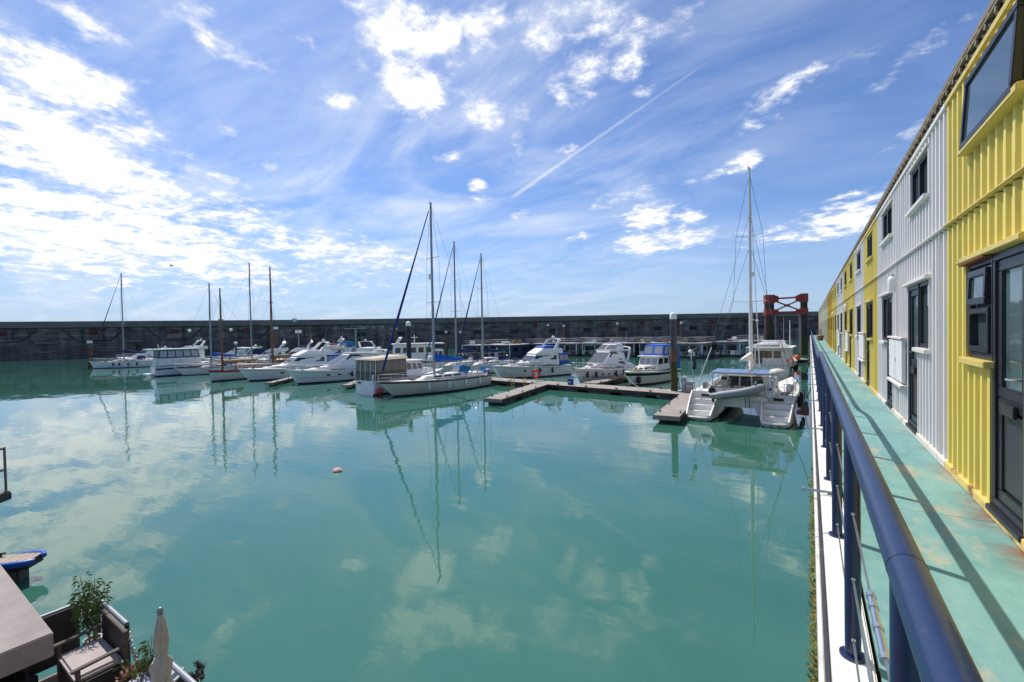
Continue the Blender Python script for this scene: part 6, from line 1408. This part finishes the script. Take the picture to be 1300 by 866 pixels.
    p = at(113,815,ZD+.55); plant('bamboo_plant', 'green bamboo in a pale pot between the balustrade and the armchair', (-7.80,1.86,ZD), .86, .15, 10, 62, lg, mat('pale_pot',(.5,.47,.43),.7), .09, .34, .075)
    ly = mat('yellow_green_leaf', (.085,.13,.025), .5, col2=(.28,.26,.05), scale=14, thr=(.4,.7))
    q = at(186,850,ZD+.4); plant('potted_shrub', 'small yellow green potted shrub behind the chain, right of the armchair', (q.x,q.y,ZD), .50, .16, 11, 30, ly, mat('terracotta',(.30,.12,.06),.8,var=.2), .12, .22, .08)
    q = at(166,860,ZD+.35); t = thing('flower_pot', 'terracotta pot of reddish leaves beside the armchair', 'flower pot', (q.x,q.y,ZD+.0)); MB().lathe([(.07,0),(.10,.3),(.115,.305),(.115,.34),(.09,.34)], (0,0,0), 14).build('pot', mat('terracotta',(.30,.12,.06),.8,var=.2), t, smooth=40)
    mb = MB(); rg = random.Random(4)
    for i in range(120):
        a = rg.uniform(0,6.28); r = rg.uniform(.01,.11); c = Vector((r*math.cos(a),r*math.sin(a),.33+.12*rg.random())); d = Vector((rg.uniform(-1,1),rg.uniform(-1,1),rg.uniform(-.2,.8))).normalized()*.05; s = d.cross(Vector((.3,.2,1))).normalized()*.014
        mb.add([c, c+d*.5+s, c+d, c+d*.5-s], [(0,1,2,3)])
    stuff(mb.build('leaves', mat('red_leaf',(.22,.06,.045),.6,col2=(.34,.17,.10),scale=20,thr=(.4,.6)), t, smooth=0))
    q = at(245,848,ZD+.75); t = thing('ornamental_grass', 'dark red grass plume at the lower edge right of the parasol', 'plant', (q.x,q.y,ZD))
    MB().lathe([(.10,0),(.13,.28),(.12,.28)], (0,0,0), 14).build('pot', mat('dark_grey_plastic',(.1,.1,.11),.5), t, smooth=40); mb = MB()
    for s in range(7):
        a = rg.uniform(0,6.28); tp = Vector((.05+.06*math.cos(a), .06*math.sin(a), rg.uniform(.62,.84))); MB().tube([(0,0,.26), tp*.6+Vector((0,0,.05)), tp], .004, 4).build('stem', mat('cane_stem',(.22,.20,.07),.6), t)
        for i in range(60):
            c = tp + Vector((rg.gauss(0,.012),rg.gauss(0,.012),rg.uniform(-.12,.04))); d = Vector((rg.uniform(-1,1),rg.uniform(-1,1),1.1)).normalized()*.05; w = d.cross(Vector((1,.3,0))).normalized()*.006; mb.add([c-w,c+w,c+d],[(0,1,2)])
    stuff(mb.build('plumes', mat('dark_red_plume',(.07,.02,.018),.8,var=.4), t, smooth=0))
    # cushion on a low seat, at the lower edge
    q = at(190,862,ZD+.42); t = thing('lounge_seat', 'low dark stool with a light grey cushion under the parasol', 'seat', (q.x,q.y,ZD), .5)
    MB().box((-.24,-.24,0),(.24,.24,.30)).build('frame', wv, t, bevel=.01); o = MB().box((-.25,-.25,.302),(.25,.25,.42)).build('cushion', mat('light_grey_cushion',(.42,.43,.47),.9,var=.08,bump=.004,bscale=12), t, bevel=.05, seg=3)
    # bag and cloth by the roof edge
    q = at(16,858,ZD+.25); t = thing('black_bag', 'black holdall with a looped handle on the terrace deck below the grey roof', 'bag', (q.x,q.y,ZD), .4)
    MB().box((-.24,-.13,0),(.24,.13,.24)).build('body', mat('black_nylon',(.012,.012,.014),.6,bump=.01,bscale=14), t, bevel=.06, seg=3)
    MB().tube([(.16+.10*math.cos(a/8*math.pi)-.02, .0, .20+.16*math.sin(a/8*math.pi)) for a in range(9)], .012, 6).build('handle', blackm, t)
    q = at(4,856,ZD+.3); n = 14; vs = []
    for i in range(n+1):
        for j in range(n+1): vs.append((-.25+.5*i/n, -.2+.4*j/n, .10+.07*math.sin(i*.9+j*.4)+.05*math.sin(j*1.1)-.25*((i/n-.5)**2+(j/n-.5)**2)))
    F = [(i*(n+1)+j,i*(n+1)+j+1,(i+1)*(n+1)+j+1,(i+1)*(n+1)+j) for i in range(n) for j in range(n)]
    o = MB().add(vs, F).build('folded_blanket', mat('grey_blanket',(.25,.26,.32),.9,var=.3,scale=8), None, smooth=80); o.location = (q.x,q.y,ZD+.02)
    sm = o.modifiers.new('thick','SOLIDIFY'); sm.thickness = .02; tag(o, 'crumpled grey blue blanket beside the black bag', 'blanket')
foreground()
def jetty():
    # planked jetty with blue bumpers, left edge
    a = at(-30,713,.5); b = at(46,706,.5); d = (b-a).normalized(); L = (b-a).length
    t = thing('jetty', 'short planked jetty with blue corner bumpers at the left edge', 'jetty', (a.x,a.y,0), math.atan2(d.y,d.x))
    w = .46; n = int(L/.12); pm_ = mat('jetty_planks', (.40,.32,.25), .85, var=.2, scale=3, stretch=(5,1,1), bump=.003, bscale=20); rg = random.Random(9)
    first = None
    for i in range(n):
        if first is None: o = first = MB().box((.003,-w/2,-.03),(L/n-.003,w/2,0)).build('plank', pm_, t, bevel=.004)
        else: o = link_copy(first, 'plank', t)
        o.location = (i*L/n, rg.uniform(-.006,.006), .5+rg.uniform(-.003,.003))
    MB().box((0,-w/2+.01,.30),(L-.01,w/2-.01,.468)).build('frame', fascia, t, bevel=.01); MB().box((.1,-w/2+.05,-.3),(L-.25,w/2-.05,.30)).build('float', floatm, t, bevel=.05)
    bb = mat('blue_bumper', (.015,.10,.48), .4, var=.1)
    for sd in (1,-1):
        MB().tube([(L-.62,sd*(w/2+.03),.45),(L-.25,sd*(w/2+.05),.45),(L-.04,sd*(w/2+.01),.45),(L+.06,sd*(w/2-.10),.45)], lambda q: .075*(1 if .05<q<.95 else .7), 10).build('bumper', bb, t, smooth=60)
        c = MB().tube([(L-1.0,sd*.15,.57),(L-.72,sd*.15,.57)], .022, 8).build('cleat', blackm, t); MB().box((L-.92,sd*.15-.02,.5),(L-.80,sd*.15+.02,.56)).build('cleat_foot', blackm, c, smooth=0)
    # neighbouring balcony, left edge
    z = 2.2; c = at(15,624,z)
    t = thing('balcony_houseboat', 'dark houseboat balcony with thin metal railing at the left edge', 'houseboat', (c.x,c.y,0), math.atan2(d.y,d.x))
    e = mat('dark_balcony', (.05,.045,.045), .7, var=.25)
    MB().box((-4,-2.6,z-.16),(0,.0,z)).build('balcony_floor', e, t, bevel=.01); MB().box((-4,-2.6,z+.003),(-.02,-.02,z+.03)).build('balcony_decking', mat('balcony_boards',(.18,.15,.13),.8,var=.2), t, smooth=0)
    MB().box((-4,-2.5,-.3),(-.9,-.2,z-.165)).build('hull_side', mat('houseboat_float',(.05,.05,.055),.8,var=.3), t, bevel=.03); MB().hexa([(-.9,-2.3,.9),(-.5,-2.3,.9),(-.5,-.3,.9),(-.9,-.3,.9)],[(-.9,-2.3,z-.17),(-.1,-2.3,z-.17),(-.1,-.3,z-.17),(-.9,-.3,z-.17)]).build('balcony_bracket', e, t, smooth=0)
    rl = mat('bronze_rail', (.16,.13,.12), .4, metal=.5)
    for zz in (z+.5,z+.97): MB().tube([(-4,-.06,zz),(-.06,-.06,zz),(-.06,-2.5,zz)], .02, 6).build('rail', rl, t)
    for x, y in ((-.06,-.06),(-1.2,-.06),(-2.4,-.06),(-.06,-1.2),(-.06,-2.5)): MB().tube([(x,y,z),(x,y,z+1.0)], .022, 6).build('rail_post', rl, t)
    MB().box((-.95,-.5,z+.03),(-.5,-.15,z+.75)).build('storage_box', blackm, t, bevel=.03)
jetty()
